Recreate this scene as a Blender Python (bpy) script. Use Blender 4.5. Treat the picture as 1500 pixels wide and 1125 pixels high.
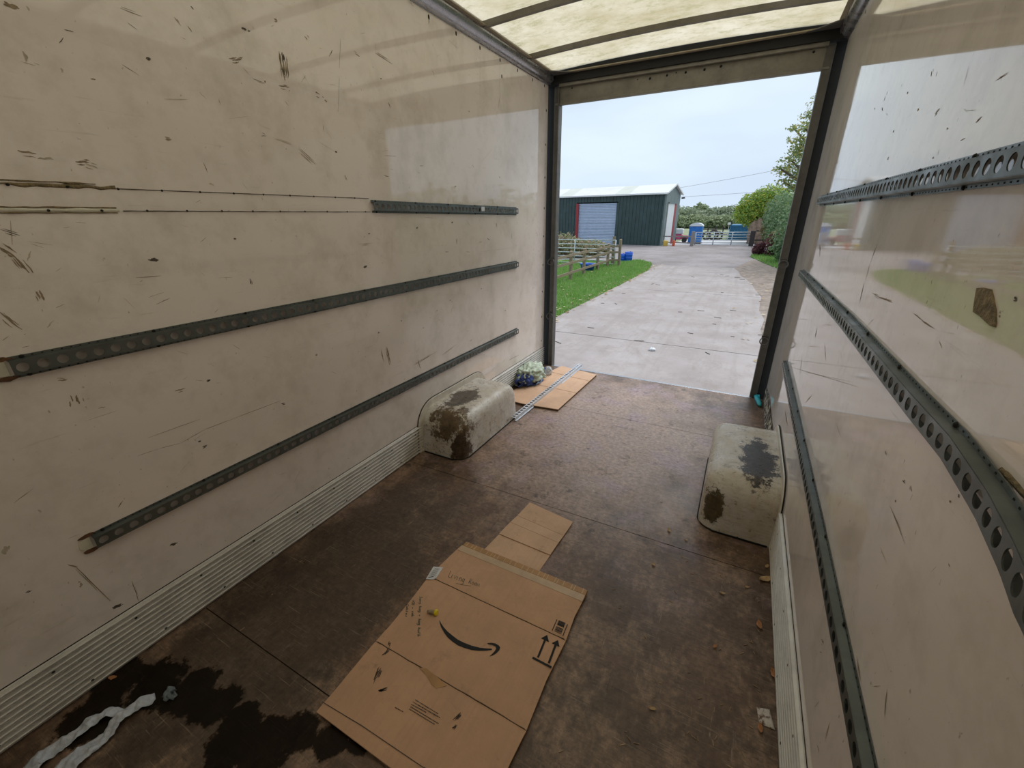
import bpy, bmesh, math, random
from mathutils import Vector, Matrix, noise

random.seed(7)
R_ = random.random
U = random.uniform
SC = bpy.context.scene
COL = SC.collection
for _o in list(bpy.data.objects):
    bpy.data.objects.remove(_o)

# ------------------------------------------------------------------ camera
FPX = 613.636
CAM = Vector((0.0, 0.0, 1.47405))
CR = Vector((0.8820, 0.4711, -0.0090)).normalized()
CF = Vector((-0.4401, 0.8169, -0.3727)).normalized()
CU = CR.cross(CF).normalized()
CR = CF.cross(CU).normalized()
cd = bpy.data.cameras.new('camera')
cam = bpy.data.objects.new('camera', cd)
COL.objects.link(cam)
m3 = Matrix((CR, CU, -CF)).transposed()
cam.matrix_world = Matrix.Translation(CAM) @ m3.to_4x4()
cd.sensor_fit = 'HORIZONTAL'
cd.sensor_width = 36.0
cd.lens = FPX / 1500.0 * 36.0
cd.clip_start = 0.02
cd.clip_end = 800
SC.camera = cam

# ------------------------------------------------------------------ world, sun, exposure
w = bpy.data.worlds.new('overcast_sky')
SC.world = w
w.use_nodes = True
nt = w.node_tree
for n in list(nt.nodes):
    nt.nodes.remove(n)
out = nt.nodes.new('ShaderNodeOutputWorld')
bg = nt.nodes.new('ShaderNodeBackground')
tc = nt.nodes.new('ShaderNodeTexCoord')
mp = nt.nodes.new('ShaderNodeMapping')
mp.inputs['Scale'].default_value = (1.3, 1.3, 4.5)
nz = nt.nodes.new('ShaderNodeTexNoise')
nz.inputs['Scale'].default_value = 1.6
nz.inputs['Detail'].default_value = 4
nz.inputs['Roughness'].default_value = 0.45
rp = nt.nodes.new('ShaderNodeValToRGB')
rp.color_ramp.elements[0].position = 0.36
rp.color_ramp.elements[0].color = (0.64, 0.76, 0.93, 1)
rp.color_ramp.elements[1].position = 0.64
rp.color_ramp.elements[1].color = (0.77, 0.90, 0.99, 1)
nt.links.new(tc.outputs['Generated'], mp.inputs['Vector'])
nt.links.new(mp.outputs['Vector'], nz.inputs['Vector'])
nt.links.new(nz.outputs['Fac'], rp.inputs['Fac'])
nt.links.new(rp.outputs['Color'], bg.inputs['Color'])
bg.inputs['Strength'].default_value = 0.93
nt.links.new(bg.outputs['Background'], out.inputs['Surface'])

sd = bpy.data.lights.new('fill_sun', 'SUN')  # broad soft sun lamp added to brighten the drive, roof and rear floor
sd.energy = 2.3
sd.angle = math.radians(50)
sd.color = (1.0, 0.97, 0.93)
sun = bpy.data.objects.new('fill_sun', sd)
COL.objects.link(sun)
sun.rotation_euler = Vector((.30, .48, .83)).to_track_quat('Z', 'Y').to_euler()

vs = SC.view_settings
vs.view_transform = 'Standard'
vs.look = 'None'
vs.gamma = 1.0
vs.use_curve_mapping = False
vs.exposure = 0.16
try:
    SC.cycles.max_bounces = 14
    SC.cycles.diffuse_bounces = 8
    SC.cycles.transmission_bounces = 8
except Exception:
    pass

# ------------------------------------------------------------------ dimensions (metres)
XL, XR = -1.708, 0.342        # inner faces of the side walls
YR = 3.90                     # rear opening
YF = -0.75                    # front bulkhead
ZT = 2.489                    # top of the wall panels
ZO = 2.349                    # underside of the door header
G = -0.95                     # yard level below the load floor


def ray(px, py):
    return CF + CR * ((px - 750) / FPX) - CU * ((py - 562.5) / FPX)


def on_x(px, py, X):
    d = ray(px, py)
    return CAM + d * ((X - CAM.x) / d.x)


def on_y(px, py, Y):
    d = ray(px, py)
    return CAM + d * ((Y - CAM.y) / d.y)


def on_z(px, py, Z):
    d = ray(px, py)
    return CAM + d * ((Z - CAM.z) / d.z)


def gnd(px, py):
    return on_z(px, py, G)


def top_at(base, px, py):
    """height (world z) of pixel row py above a ground point"""
    d = ray(px, py)
    t = math.hypot(base.x, base.y) / math.hypot(d.x, d.y)
    return (CAM + d * t).z


# ------------------------------------------------------------------ helpers
class MB:
    def __init__(s):
        s.v = []
        s.f = []

    def add(s, vs_, fs_):
        k = len(s.v)
        s.v.extend([tuple(q) for q in vs_])
        s.f.extend([tuple(i + k for i in q) for q in fs_])

    def box(s, x0, x1, y0, y1, z0, z1, M=None):
        p = [(x0, y0, z0), (x1, y0, z0), (x1, y1, z0), (x0, y1, z0), (x0, y0, z1), (x1, y0, z1), (x1, y1, z1), (x0, y1, z1)]
        if M:
            p = [M @ Vector(q) for q in p]
        s.add(p, [(0, 3, 2, 1), (4, 5, 6, 7), (0, 1, 5, 4), (1, 2, 6, 5), (2, 3, 7, 6), (3, 0, 4, 7)])

    def tube(s, pts, r, n=8, cap=True, closed=False):
        pts = [Vector(p) for p in pts]
        rs = r if isinstance(r, (list, tuple)) else [r] * len(pts)
        rings = []
        N = len(pts)
        up = None
        for i, p in enumerate(pts):
            if closed:
                t = pts[(i + 1) % N] - pts[i - 1]
            else:
                t = pts[min(i + 1, N - 1)] - pts[max(i - 1, 0)]
            t.normalize()
            if up is None:
                up = Vector((0, 0, 1)) if abs(t.z) < .9 else Vector((1, 0, 0))
            a = t.cross(up).normalized()
            bb = a.cross(t).normalized()
            up = bb
            rings.append([p + (a * math.cos(k * 2 * math.pi / n) + bb * math.sin(k * 2 * math.pi / n)) * rs[i] for k in range(n)])
        k0 = len(s.v)
        for rg in rings:
            s.v.extend([tuple(q) for q in rg])
        for i in range(N if closed else N - 1):
            j = (i + 1) % N
            for k in range(n):
                s.f.append((k0 + i * n + k, k0 + i * n + (k + 1) % n, k0 + j * n + (k + 1) % n, k0 + j * n + k))
        if cap and not closed:
            s.f.append(tuple(k0 + k for k in range(n))[::-1])
            s.f.append(tuple(k0 + (N - 1) * n + k for k in range(n)))

    def extrude_y(s, prof, y0, y1, closed=False, cap=False):
        """prof: list of (x,z) extruded along y"""
        n = len(prof)
        k = len(s.v)
        s.v.extend([(x, y0, z) for x, z in prof])
        s.v.extend([(x, y1, z) for x, z in prof])
        for i in range(n if closed else n - 1):
            j = (i + 1) % n
            s.f.append((k + i, k + j, k + n + j, k + n + i))
        if cap:
            s.f.append(tuple(k + i for i in range(n))[::-1])
            s.f.append(tuple(k + n + i for i in range(n)))

    def lathe(s, prof, n=16, M=None):
        k = len(s.v)
        for (r, z) in prof:
            for i in range(n):
                t = i * 2 * math.pi / n
                q = Vector((r * math.cos(t), r * math.sin(t), z))
                s.v.append(tuple(M @ q if M else q))
        for a in range(len(prof) - 1):
            for i in range(n):
                j = (i + 1) % n
                s.f.append((k + a * n + i, k + a * n + j, k + (a + 1) * n + j, k + (a + 1) * n + i))

    def prism(s, poly, off, M=None):
        """flat polygon (3d points) thickened by vector off"""
        off = Vector(off)
        n = len(poly)
        P = [Vector(q) for q in poly]
        s.add(P + [q + off for q in P], [tuple(range(n))[::-1], tuple(range(n, 2 * n))] + [(i, (i + 1) % n, n + (i + 1) % n, n + i) for i in range(n)])

    def build(s, name, mat, parent=None, smooth=False, loc=None):
        me = bpy.data.meshes.new(name)
        me.from_pydata(s.v, [], s.f)
        me.update()
        bm = bmesh.new()
        bm.from_mesh(me)
        bmesh.ops.recalc_face_normals(bm, faces=bm.faces)
        bm.to_mesh(me)
        bm.free()
        if smooth:
            me.polygons.foreach_set('use_smooth', [True] * len(me.polygons))
        o = bpy.data.objects.new(name, me)
        COL.objects.link(o)
        if isinstance(mat, (list, tuple)):
            for q in mat:
                me.materials.append(q)
        elif mat:
            me.materials.append(mat)
        if parent is not None:
            o.parent = parent
        return o


def rebase(o, loc):
    """move an object's origin to loc without moving its mesh"""
    loc = Vector(loc)
    o.data.transform(Matrix.Translation(-loc))
    o.location = loc
    return o


def tag(o, label=None, cat=None, group=None, kind=None):
    if label:
        o['label'] = label
    if cat:
        o['category'] = cat
    if group:
        o['group'] = group
    if kind:
        o['kind'] = kind
    return o


def empty(name, loc=(0, 0, 0)):
    o = bpy.data.objects.new(name, None)
    o.empty_display_size = 0.1
    o.location = loc
    COL.objects.link(o)
    return o


def adopt(parent, *children):
    """parent children keeping their world placement (parent has no rotation)"""
    for c in children:
        c.parent = parent
        c.location = Vector(c.location) - Vector(parent.location)


def bevel(o, wdt, seg=2):
    md = o.modifiers.new('bevel', 'BEVEL')
    md.width = wdt
    md.segments = seg
    md.limit_method = 'ANGLE'
    return o


def shade_auto(o):
    o.data.polygons.foreach_set('use_smooth', [True] * len(o.data.polygons))
    return o


# ------------------------------------------------------------------ materials
class NT:
    def __init__(s, name):
        s.m = bpy.data.materials.new(name)
        s.m.use_nodes = True
        s.t = s.m.node_tree
        for n in list(s.t.nodes):
            s.t.nodes.remove(n)
        s.o = s.t.nodes.new('ShaderNodeOutputMaterial')

    def n(s, typ, **kw):
        q = s.t.nodes.new(typ)
        for k, v in kw.items():
            if hasattr(q, k):
                setattr(q, k, v)
            else:
                q.inputs[k.replace('_', ' ')].default_value = v
        return q

    def l(s, a, b):
        s.t.links.new(a, b)

    def coord(s, scale=(1, 1, 1), obj=True):
        c = s.n('ShaderNodeTexCoord')
        mpp = s.n('ShaderNodeMapping')
        mpp.inputs['Scale'].default_value = scale
        s.l(c.outputs['Object' if obj else 'Generated'], mpp.inputs['Vector'])
        return mpp.outputs['Vector']

    def noise(s, vec, scale, detail=4, rough=.55, dist=0):
        q = s.n('ShaderNodeTexNoise')
        q.inputs['Scale'].default_value = scale
        q.inputs['Detail'].default_value = detail
        q.inputs['Roughness'].default_value = rough
        q.inputs['Distortion'].default_value = dist
        if vec is not None:
            s.l(vec, q.inputs['Vector'])
        return q.outputs['Fac']

    def ramp(s, fac, stops):
        q = s.n('ShaderNodeValToRGB')
        e = q.color_ramp.elements
        while len(e) < len(stops):
            e.new(.5)
        for i, (p, c) in enumerate(stops):
            e[i].position = p
            e[i].color = (c, c, c, 1) if isinstance(c, (int, float)) else (c[0], c[1], c[2], 1)
        s.l(fac, q.inputs['Fac'])
        return q.outputs['Color']

    def mix(s, fac, a, b, typ='MIX'):
        q = s.n('ShaderNodeMix', data_type='RGBA', blend_type=typ)
        for idx, val in ((0, fac), (6, a), (7, b)):
            if isinstance(val, bpy.types.NodeSocket):
                s.l(val, q.inputs[idx])
            elif idx == 0:
                q.inputs[0].default_value = val
            else:
                q.inputs[idx].default_value = (val[0], val[1], val[2], 1)
        return q.outputs[2]

    def math(s, op, a, b=0.0):
        q = s.n('ShaderNodeMath', operation=op)
        for i, val in ((0, a), (1, b)):
            if isinstance(val, bpy.types.NodeSocket):
                s.l(val, q.inputs[i])
            else:
                q.inputs[i].default_value = val
        return q.outputs[0]

    def bump(s, hgt, strength=.2, dist=.01):
        q = s.n('ShaderNodeBump')
        q.inputs['Strength'].default_value = strength
        q.inputs['Distance'].default_value = dist
        s.l(hgt, q.inputs['Height'])
        return q.outputs['Normal']

    def bsdf(s, col=None, rough=.5, metal=0, normal=None, spec=None, **kw):
        q = s.n('ShaderNodeBsdfPrincipled')
        for nm, val in (('Base Color', col), ('Roughness', rough), ('Metallic', metal), ('Normal', normal), ('Specular IOR Level', spec)):
            if val is None:
                continue
            if isinstance(val, bpy.types.NodeSocket):
                s.l(val, q.inputs[nm])
            elif nm == 'Base Color':
                q.inputs[nm].default_value = (val[0], val[1], val[2], 1)
            else:
                q.inputs[nm].default_value = val
        for k, v in kw.items():
            q.inputs[k.replace('_', ' ')].default_value = v
        s.l(q.outputs['BSDF'], s.o.inputs['Surface'])
        return s.m


def srgb(r, g, b):
    f = lambda c: (c / 255 / 12.92) if c / 255 <= .04045 else ((c / 255 + .055) / 1.055) ** 2.4
    return (f(r), f(g), f(b))


def plain(name, col, rough=.6, metal=0, var=.15, scale=20, bumpy=0.0, spec=None):
    t = NT(name)
    v = t.coord()
    f = t.noise(v, scale, 5)
    c = t.mix(t.ramp(f, [(.3, 0), (.7, 1)]), [q * (1 - var) for q in col], [min(1, q * (1 + var)) for q in col])
    nrm = t.bump(t.noise(v, scale * 2, 4), bumpy, .01) if bumpy else None
    return t.bsdf(c, rough, metal, nrm, spec)


def wall_material(name):
    t = NT(name)
    v = t.coord()
    base = t.mix(t.ramp(t.noise(v, 1.3, 3), [(.35, 0), (.65, 1)]), (.76, .685, .635), (.82, .75, .705))
    grime = t.ramp(t.noise(v, 5, 9, .68), [(.47, 0), (.70, .5)])
    base = t.mix(grime, base, (.52, .46, .385))
    vs_ = t.coord((1.0, 1.4, .9))
    speck = t.ramp(t.noise(vs_, 55, 3, .5), [(.70, 0), (.76, .7)])
    base = t.mix(speck, base, (.34, .29, .22))
    sc1 = t.ramp(t.noise(t.coord((1, 2.2, 30)), 2.2, 8, .7), [(.62, 0), (.72, .35)])
    base = t.mix(sc1, base, (.46, .41, .33))
    rough = t.ramp(t.noise(v, 7, 8, .65), [(.35, .02), (.72, .085)])
    nrm = t.bump(t.noise(v, 2.6, 2, .4), .035, .02)
    return t.bsdf(base, rough, 0, nrm, IOR=1.6)


M = {}
M['wall'] = wall_material('white_fibreglass')
M['bulkhead'] = plain('bulkhead_white', (.62, .58, .52), .5)


STAIN = [(-1.66, .20, .10), (-1.52, .26, .10), (-1.40, .30, .09), (-1.28, .31, .08), (-1.15, .32, .08), (-1.05, .33, .07), (-.97, .38, .07), (-.86, .43, .06), (-1.0, .30, .09), (-1.12, .26, .08), (-1.60, .10, .10), (-.78, .46, .05)]


def floor_material():
    t = NT('worn_phenolic_plywood')
    v = t.coord()
    geo = t.n('ShaderNodeNewGeometry')
    sep = t.n('ShaderNodeSeparateXYZ')
    t.l(geo.outputs['Position'], sep.inputs[0])
    dark = (.080, .048, .031)
    mid = (.185, .112, .074)
    c = t.mix(t.ramp(t.noise(v, 2.4, 9, .66), [(.38, 0), (.60, 1)]), dark, mid)
    wear = t.ramp(t.noise(t.coord((1.2, .8, 1)), 4.2, 12, .78), [(.48, 0), (.62, .8)])
    c = t.mix(wear, c, (.33, .225, .16))
    # worn pale lane in the middle of the rear half: wear of the boards with its own ragged shape
    dx = t.math('DIVIDE', t.math('ADD', sep.outputs['X'], .62), .9)
    dy = t.math('DIVIDE', t.math('SUBTRACT', sep.outputs['Y'], 2.75), 1.25)
    rr = t.math('ADD', t.math('MULTIPLY', dx, dx), t.math('MULTIPLY', dy, dy))
    rr = t.math('ADD', rr, t.math('MULTIPLY', t.math('SUBTRACT', t.noise(v, 3, 10, .75), .5), 2.2))
    lane = t.ramp(rr, [(.2, .8), (1.1, 0)])
    c = t.mix(lane, c, (.44, .325, .275))
    purp_sheen = t.ramp(t.noise(v, 2.7, 8, .68), [(.52, 0), (.64, .6)])
    purp_sheen = t.math('MULTIPLY', purp_sheen, t.ramp(t.math('DIVIDE', sep.outputs['Y'], 4.0), [(.25, 0), (.5, 1)]))
    c = t.mix(purp_sheen, c, (.36, .255, .32))  # sky sheen tinted into the rear boards, along with purplish residue
    # darker patch at front left, grain specks running across the sheets and scratches running lengthwise
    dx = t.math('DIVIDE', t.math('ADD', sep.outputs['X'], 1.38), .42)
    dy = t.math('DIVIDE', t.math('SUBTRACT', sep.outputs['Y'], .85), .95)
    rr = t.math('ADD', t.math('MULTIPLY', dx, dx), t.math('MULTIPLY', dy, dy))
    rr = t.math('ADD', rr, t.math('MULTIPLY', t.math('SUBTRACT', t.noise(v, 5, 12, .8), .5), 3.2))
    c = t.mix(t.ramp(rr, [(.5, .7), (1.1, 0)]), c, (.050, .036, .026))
    mot = t.ramp(t.noise(v, 45, 7, .7), [(.32, .55), (.68, 1.35)])
    c = t.mix(1.0, c, mot, 'MULTIPLY')
    gr = t.ramp(t.noise(t.coord((10, 75, 9)), 1.6, 6, .75), [(.54, 0), (.66, .75)])
    c = t.mix(gr, c, (.055, .038, .028))
    gr2 = t.ramp(t.noise(t.coord((60, 5, 9)), 1.3, 8, .8), [(.60, 0), (.68, .7)])
    c = t.mix(gr2, c, (.42, .31, .23))
    rot = t.n('ShaderNodeMapping')
    rot.inputs['Rotation'].default_value = (0, 0, .9)
    rot.inputs['Scale'].default_value = (5, 80, 5)
    t.l(v, rot.inputs['Vector'])
    gr3 = t.ramp(t.noise(rot.outputs['Vector'], 1.1, 7, .75), [(.62, 0), (.69, .5)])
    c = t.mix(gr3, c, (.38, .28, .20))
    for (ang, sx, sy, lo, col_) in ((.35, 3, 190, .63, (.40, .29, .20)), (-.5, 3.5, 170, .64, (.40, .29, .20)), (1.25, 3, 210, .64, (.36, .26, .18)), (2.3, 4, 180, .65, (.40, .30, .21)), (.1, 2, 150, .62, (.045, .03, .022)), (1.6, 3, 160, .62, (.045, .03, .022))):
        rot = t.n('ShaderNodeMapping')
        rot.inputs['Rotation'].default_value = (0, 0, ang)
        rot.inputs['Scale'].default_value = (sx, sy, 4)
        rot.inputs['Location'].default_value = (ang * 3, ang * 7, 0)
        t.l(v, rot.inputs['Vector'])
        c = t.mix(t.ramp(t.noise(rot.outputs['Vector'], 1.0, 5, .7), [(lo, 0), (lo + .05, .6)]), c, col_)
    blot = t.ramp(t.noise(v, 8, 7, .72), [(.58, 0), (.68, .8)])
    c = t.mix(blot, c, (.040, .029, .022))
    # wet stain
    dmin = None
    for (sx, sy, sr) in STAIN:
        a = t.math('SUBTRACT', sep.outputs['X'], sx)
        b = t.math('SUBTRACT', sep.outputs['Y'], sy)
        d = t.math('DIVIDE', t.math('SQRT', t.math('ADD', t.math('MULTIPLY', a, a), t.math('MULTIPLY', b, b))), sr)
        dmin = d if dmin is None else t.math('MINIMUM', dmin, d)
    dmin = t.math('ADD', dmin, t.math('MULTIPLY', t.math('SUBTRACT', t.noise(v, 11, 8, .7), .5), 1.9))
    wet = t.ramp(dmin, [(.78, 1), (.95, 0)])
    c = t.mix(t.math('MULTIPLY', wet, .93), c, (.008, .006, .004))
    rough = t.ramp(t.noise(v, 4, 8, .7), [(.35, .27), (.7, .52)])
    rough = t.mix(wet, rough, (.18, .18, .18))
    nrm = t.bump(t.noise(t.coord((30, 120, 30)), 1.5, 6, .7), .25, .004)
    spec = t.math('MULTIPLY_ADD', wet, -.4)
    spec.node.inputs[2].default_value = .5
    return t.bsdf(c, rough, 0, nrm, spec)


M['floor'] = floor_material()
M['floor_core'] = plain('plywood_core', (.05, .035, .025), .9)


def roof_material():
    t = NT('translucent_roof_skin')
    v = t.coord()
    c = t.mix(t.ramp(t.noise(v, 2.6, 8, .7), [(.34, 0), (.66, 1)]), (.54, .455, .29), (.76, .68, .53))
    alg = t.ramp(t.noise(t.coord((1, 1.6, 1)), 6.5, 9, .78), [(.50, 0), (.68, .8)])
    c = t.mix(alg, c, (.36, .33, .16))
    spk = t.ramp(t.noise(v, 60, 4, .6), [(.60, 0), (.76, .5)])
    c = t.mix(spk, c, (.42, .38, .24))
    d = t.n('ShaderNodeBsdfDiffuse')
    tr = t.n('ShaderNodeBsdfTranslucent')
    t.l(c, d.inputs['Color'])
    t.l(c, tr.inputs['Color'])
    mx = t.n('ShaderNodeMixShader')
    mx.inputs[0].default_value = .80
    t.l(d.outputs[0], mx.inputs[1])
    t.l(tr.outputs[0], mx.inputs[2])
    t.l(mx.outputs[0], t.o.inputs['Surface'])
    return t.m


M['roof'] = roof_material()


def alu_material(name, col, rough=.4, metal=.85, grime=.5):
    t = NT(name)
    v = t.coord()
    g = t.ramp(t.noise(v, 9, 8, .7), [(.42, 0), (.72, grime)])
    c = t.mix(g, col, [q * .35 for q in col])
    r = t.ramp(t.noise(v, 14, 6), [(.3, rough * .75), (.7, min(1, rough * 1.35))])
    return t.bsdf(c, r, metal, t.bump(t.noise(v, 40, 4), .08, .003))


M['alu'] = alu_material('aluminium_extrusion', (.46, .46, .48), .26, .85, .18)
M['post'] = alu_material('dull_galvanised_frame', (.15, .145, .135), .5, .5)
M['header'] = alu_material('grubby_header_plate', (.26, .245, .21), .55, .3)
M['rail'] = alu_material('galvanised_track', (.135, .15, .142), .38, .65, .5)
M['rail_bright'] = alu_material('clean_galvanised_track', (.60, .64, .70), .35, .5, .15)
M['kick'] = alu_material('ribbed_kick_plate', (.66, .64, .60), .42, .35, .35)
M['black'] = plain('black_rubber', (.012, .012, .012), .7)
M['hole'] = plain('dark_hole', (.010, .009, .008), .9)
M['trimbeige'] = plain('beige_edge_trim', (.34, .29, .20), .6)
M['rust'] = plain('rust', (.12, .055, .025), .85, 0, .4, 60)
M['scuff_brown'] = plain('scuff_brown', (.27, .205, .13), .8, 0, .4, 50)
M['scuff_pale'] = plain('scuff_pale_brown', (.46, .40, .31), .75, 0, .25, 50)
M['scuff_dark'] = plain('scuff_black', (.085, .068, .05), .8, 0, .4, 50)
M['glue'] = plain('old_adhesive', (.20, .15, .075), .8, 0, .45, 70, .6)
M['gluepale'] = plain('pale_adhesive', (.48, .42, .27), .7, 0, .25, 60, .4)
M['residue'] = plain('filler_residue', (.60, .57, .47), .5)
M['steel'] = alu_material('screw_steel', (.12, .115, .11), .45, .7)


def cardboard_material(name, col):
    t = NT(name)
    v = t.coord()
    c = t.mix(t.ramp(t.noise(v, 6, 8, .65), [(.3, 0), (.7, 1)]), [q * .86 for q in col], [q * 1.08 for q in col])
    fl = t.ramp(t.noise(t.coord((70, 2, 2)), 1.2, 3), [(.5, 0), (.75, .25)])
    c = t.mix(fl, c, [q * .72 for q in col])
    dirt = t.ramp(t.noise(v, 16, 9, .72), [(.62, 0), (.76, .55)])
    c = t.mix(dirt, c, (.09, .06, .04))
    edge = t.ramp(t.noise(v, 9, 10, .8), [(.58, 0), (.66, .45)])
    c = t.mix(edge, c, [q * .60 for q in col])
    hs = t.math('ADD', t.math('MULTIPLY', t.noise(t.coord((60, 6, 6)), 2, 5), .35), t.noise(v, 13, 5, .6, .8))
    return t.bsdf(c, .72, 0, t.bump(hs, .35, .006))


M['card'] = cardboard_material('corrugated_cardboard', (.54, .325, .20))
M['card_pale'] = cardboard_material('clean_cardboard', (.60, .395, .265))
M['card_edge'] = plain('cardboard_edge', (.10, .065, .04), .9)
M['ink'] = plain('black_print', (.010, .010, .011), .8)
M['ink_fine'] = plain('fine_print', (.06, .04, .03), .7)
M['pen'] = plain('green_marker', (.065, .085, .07), .7)
M['sticker'] = plain('white_sticker', (.62, .64, .68), .5)
M['tape'] = plain('packing_tape', (.50, .36, .25), .3, 0, .12)
M['tape_brown'] = plain('brown_paper_tape', (.40, .22, .09), .5)
M['tape_line'] = plain('tape_thread', (.52, .38, .24), .6)


def wheelbox_material(name, patches, base=(.52, .46, .37)):
    """patches: (world centre, radii, colour, strength)"""
    t = NT(name)
    v = t.coord()
    geo = t.n('ShaderNodeNewGeometry')
    c = t.mix(t.ramp(t.noise(v, 7, 8, .65), [(.35, 0), (.68, 1)]), base, (.66, .64, .62))
    scr = t.ramp(t.noise(t.coord((8, 8, 26)), 3, 10, .8), [(.50, 0), (.66, .65)])
    c = t.mix(scr, c, (.30, .26, .21))
    chip = t.ramp(t.noise(v, 22, 10, .8), [(.56, 0), (.63, .85)])
    c = t.mix(chip, c, (.10, .075, .055))
    for (ce, ra, co, st) in patches:
        vm = t.n('ShaderNodeVectorMath', operation='SUBTRACT')
        t.l(geo.outputs['Position'], vm.inputs[0])
        vm.inputs[1].default_value = ce
        vd = t.n('ShaderNodeVectorMath', operation='DIVIDE')
        t.l(vm.outputs[0], vd.inputs[0])
        vd.inputs[1].default_value = ra
        ln = t.n('ShaderNodeVectorMath', operation='LENGTH')
        t.l(vd.outputs[0], ln.inputs[0])
        d = t.math('ADD', ln.outputs['Value'], t.math('MULTIPLY', t.math('SUBTRACT', t.noise(v, 13, 12, .82), .5), 3.2))
        mk = t.ramp(d, [(.86, st), (1.0, 0)])
        c2 = t.mix(t.ramp(t.noise(v, 30, 8, .7), [(.35, 0), (.65, 1)]), [q * .35 for q in co], co)
        c = t.mix(mk, c, c2)
    r = t.ramp(t.noise(v, 12, 6, .7), [(.35, .20), (.7, .5)])
    return t.bsdf(c, r, 0, t.bump(t.noise(v, 28, 8, .7), .35, .006))


def island_leaf(name, stops, rough=.65):
    t = NT(name)
    geo = t.n('ShaderNodeNewGeometry')
    n_ = len(stops)
    c = t.ramp(geo.outputs['Random Per Island'], [(i / max(1, n_ - 1), s) for i, s in enumerate(stops)])
    p = t.n('ShaderNodeBsdfPrincipled')
    t.l(c, p.inputs['Base Color'])
    p.inputs['Roughness'].default_value = rough
    tr = t.n('ShaderNodeBsdfTranslucent')
    t.l(c, tr.inputs['Color'])
    mx = t.n('ShaderNodeMixShader')
    mx.inputs[0].default_value = .3
    t.l(p.outputs[0], mx.inputs[1])
    t.l(tr.outputs[0], mx.inputs[2])
    t.l(mx.outputs[0], t.o.inputs['Surface'])
    return t.m


# ================================================================== THE VAN BODY
# ---- floor: slab with plywood sheets laid on it
fl = MB()
fl.box(XL - .05, XR + .05, YF, YR, -.10, -.012)
floor = tag(fl.build('floor', M['floor_core']), kind='structure')
seams = [YF, .505, 1.742, 2.985, YR - .022]
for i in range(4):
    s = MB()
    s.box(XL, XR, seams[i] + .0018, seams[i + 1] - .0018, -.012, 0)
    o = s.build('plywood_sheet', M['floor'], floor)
# thin scratches and gouges are part of the sheet material; metal edging at the rear lip
s = MB()
s.box(XL + .09, XR - .09, YR - .020, YR + .012, -.06, .0015)
bevel(s.build('sill_edging', M['alu'], floor), .002)
# ---- side walls
s = MB()
s.box(XL - .035, XL, YF, YR - .03, -.012, ZT + .05)
wall_left = tag(s.build('wall_left', M['wall']), kind='structure')
s = MB()
s.box(XR, XR + .035, YF, YR - .03, -.012, ZT + .05)
wall_right = tag(s.build('wall_right', M['wall']), kind='structure')
s = MB()
s.box(XL - .035, XR + .035, YF - .03, YF, -.012, 2.6)
wall_front = tag(s.build('wall_front', M['bulkhead']), kind='structure')

# ---- ribbed kick plates
def kick(name, xw, sgn, hgt, spans):
    prof = []
    n = 9
    hh = hgt - .008
    for i in range(n):
        z0 = .002 + hh * i / n
        z1 = .002 + hh * (i + 1) / n
        dz = z1 - z0
        prof += [(.0030, z0), (.0030, z0 + dz * .52), (.0125, z0 + dz * .62), (.0145, z0 + dz * .76), (.0125, z0 + dz * .90), (.0032, z0 + dz * .98)]
    prof += [(.003, hgt - .004), (.0, hgt)]
    mb = MB()
    for (a, b) in spans:
        mb.extrude_y([(xw + sgn * d, z) for d, z in prof], a, b)
    o = mb.build(name, M['kick'])
    tag(o, kind='structure')
    # dark joint above the plate
    ln = MB()
    for (a, b) in spans:
        ln.box(min(xw, xw + sgn * .0015), max(xw, xw + sgn * .0015), a, b, hgt, hgt + .003)
    ln.build('joint_line', M['hole'], o)
    # fixings in two rows
    y = YF + .2
    k = 0
    base = None
    while y < YR - .1:
        if any(a + .02 < y < b - .02 for a, b in spans):
            for z in (hgt * .80, hgt * .2):
                if base is None:
                    q = MB()
                    q.lathe([(.0, .0), (.0035, .0005), (.0045, 0)], 8, Matrix.Rotation(math.pi / 2 * sgn, 4, 'Y'))
                    base = q.build('rivet', M['hole'], o)
                    ob = base
                else:
                    ob = base.copy()
                    COL.objects.link(ob)
                ob.location = (xw + sgn * .0142, y + (.06 if z < .1 else 0), z)
        y += .215
    return o


kick('baseboard_left', XL, 1, .199, [(YF, 1.885), (2.70, YR - .03)])
kick('baseboard_right', XR, -1, .222, [(YF, 1.93), (2.735, 2.78)])

# corroded kick plate behind the right wheel box: flaking skin
mb = MB()
ny, nz_ = 60, 14
for i in range(ny + 1):
    for j in range(nz_ + 1):
        y = 2.76 + (YR - .04 - 2.76) * i / ny
        z = .004 + .185 * j / nz_ * (1 - .35 * max(0, (i / ny - .6)) / .4)
        d = .004 + .010 * max(0, noise.noise(Vector((y * 16, z * 16, 4.2))))
        mb.v.append((XR - d, y, z))
for i in range(ny):
    for j in range(nz_):
        k = i * (nz_ + 1) + j
        mb.f.append((k, k + 1, k + nz_ + 2, k + nz_ + 1))
t = NT('flaking_corrosion')
v = t.coord((1, 1.0, .45))
c = t.ramp(t.noise(v, 34, 6, .7, .6), [(.40, (.012, .011, .012)), (.50, (.06, .045, .035)), (.54, (.50, .46, .34)), (.62, (.62, .58, .48)), (.70, (.05, .04, .035))])
M['flake'] = t.bsdf(c, .8, 0, t.bump(t.noise(v, 26, 8, .7, .6), .8, .01))
o = mb.build('corroded_plate', M['flake'], wall_right)
o['label'] = 'blackened and flaking kick plate at the foot of the wall'

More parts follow.
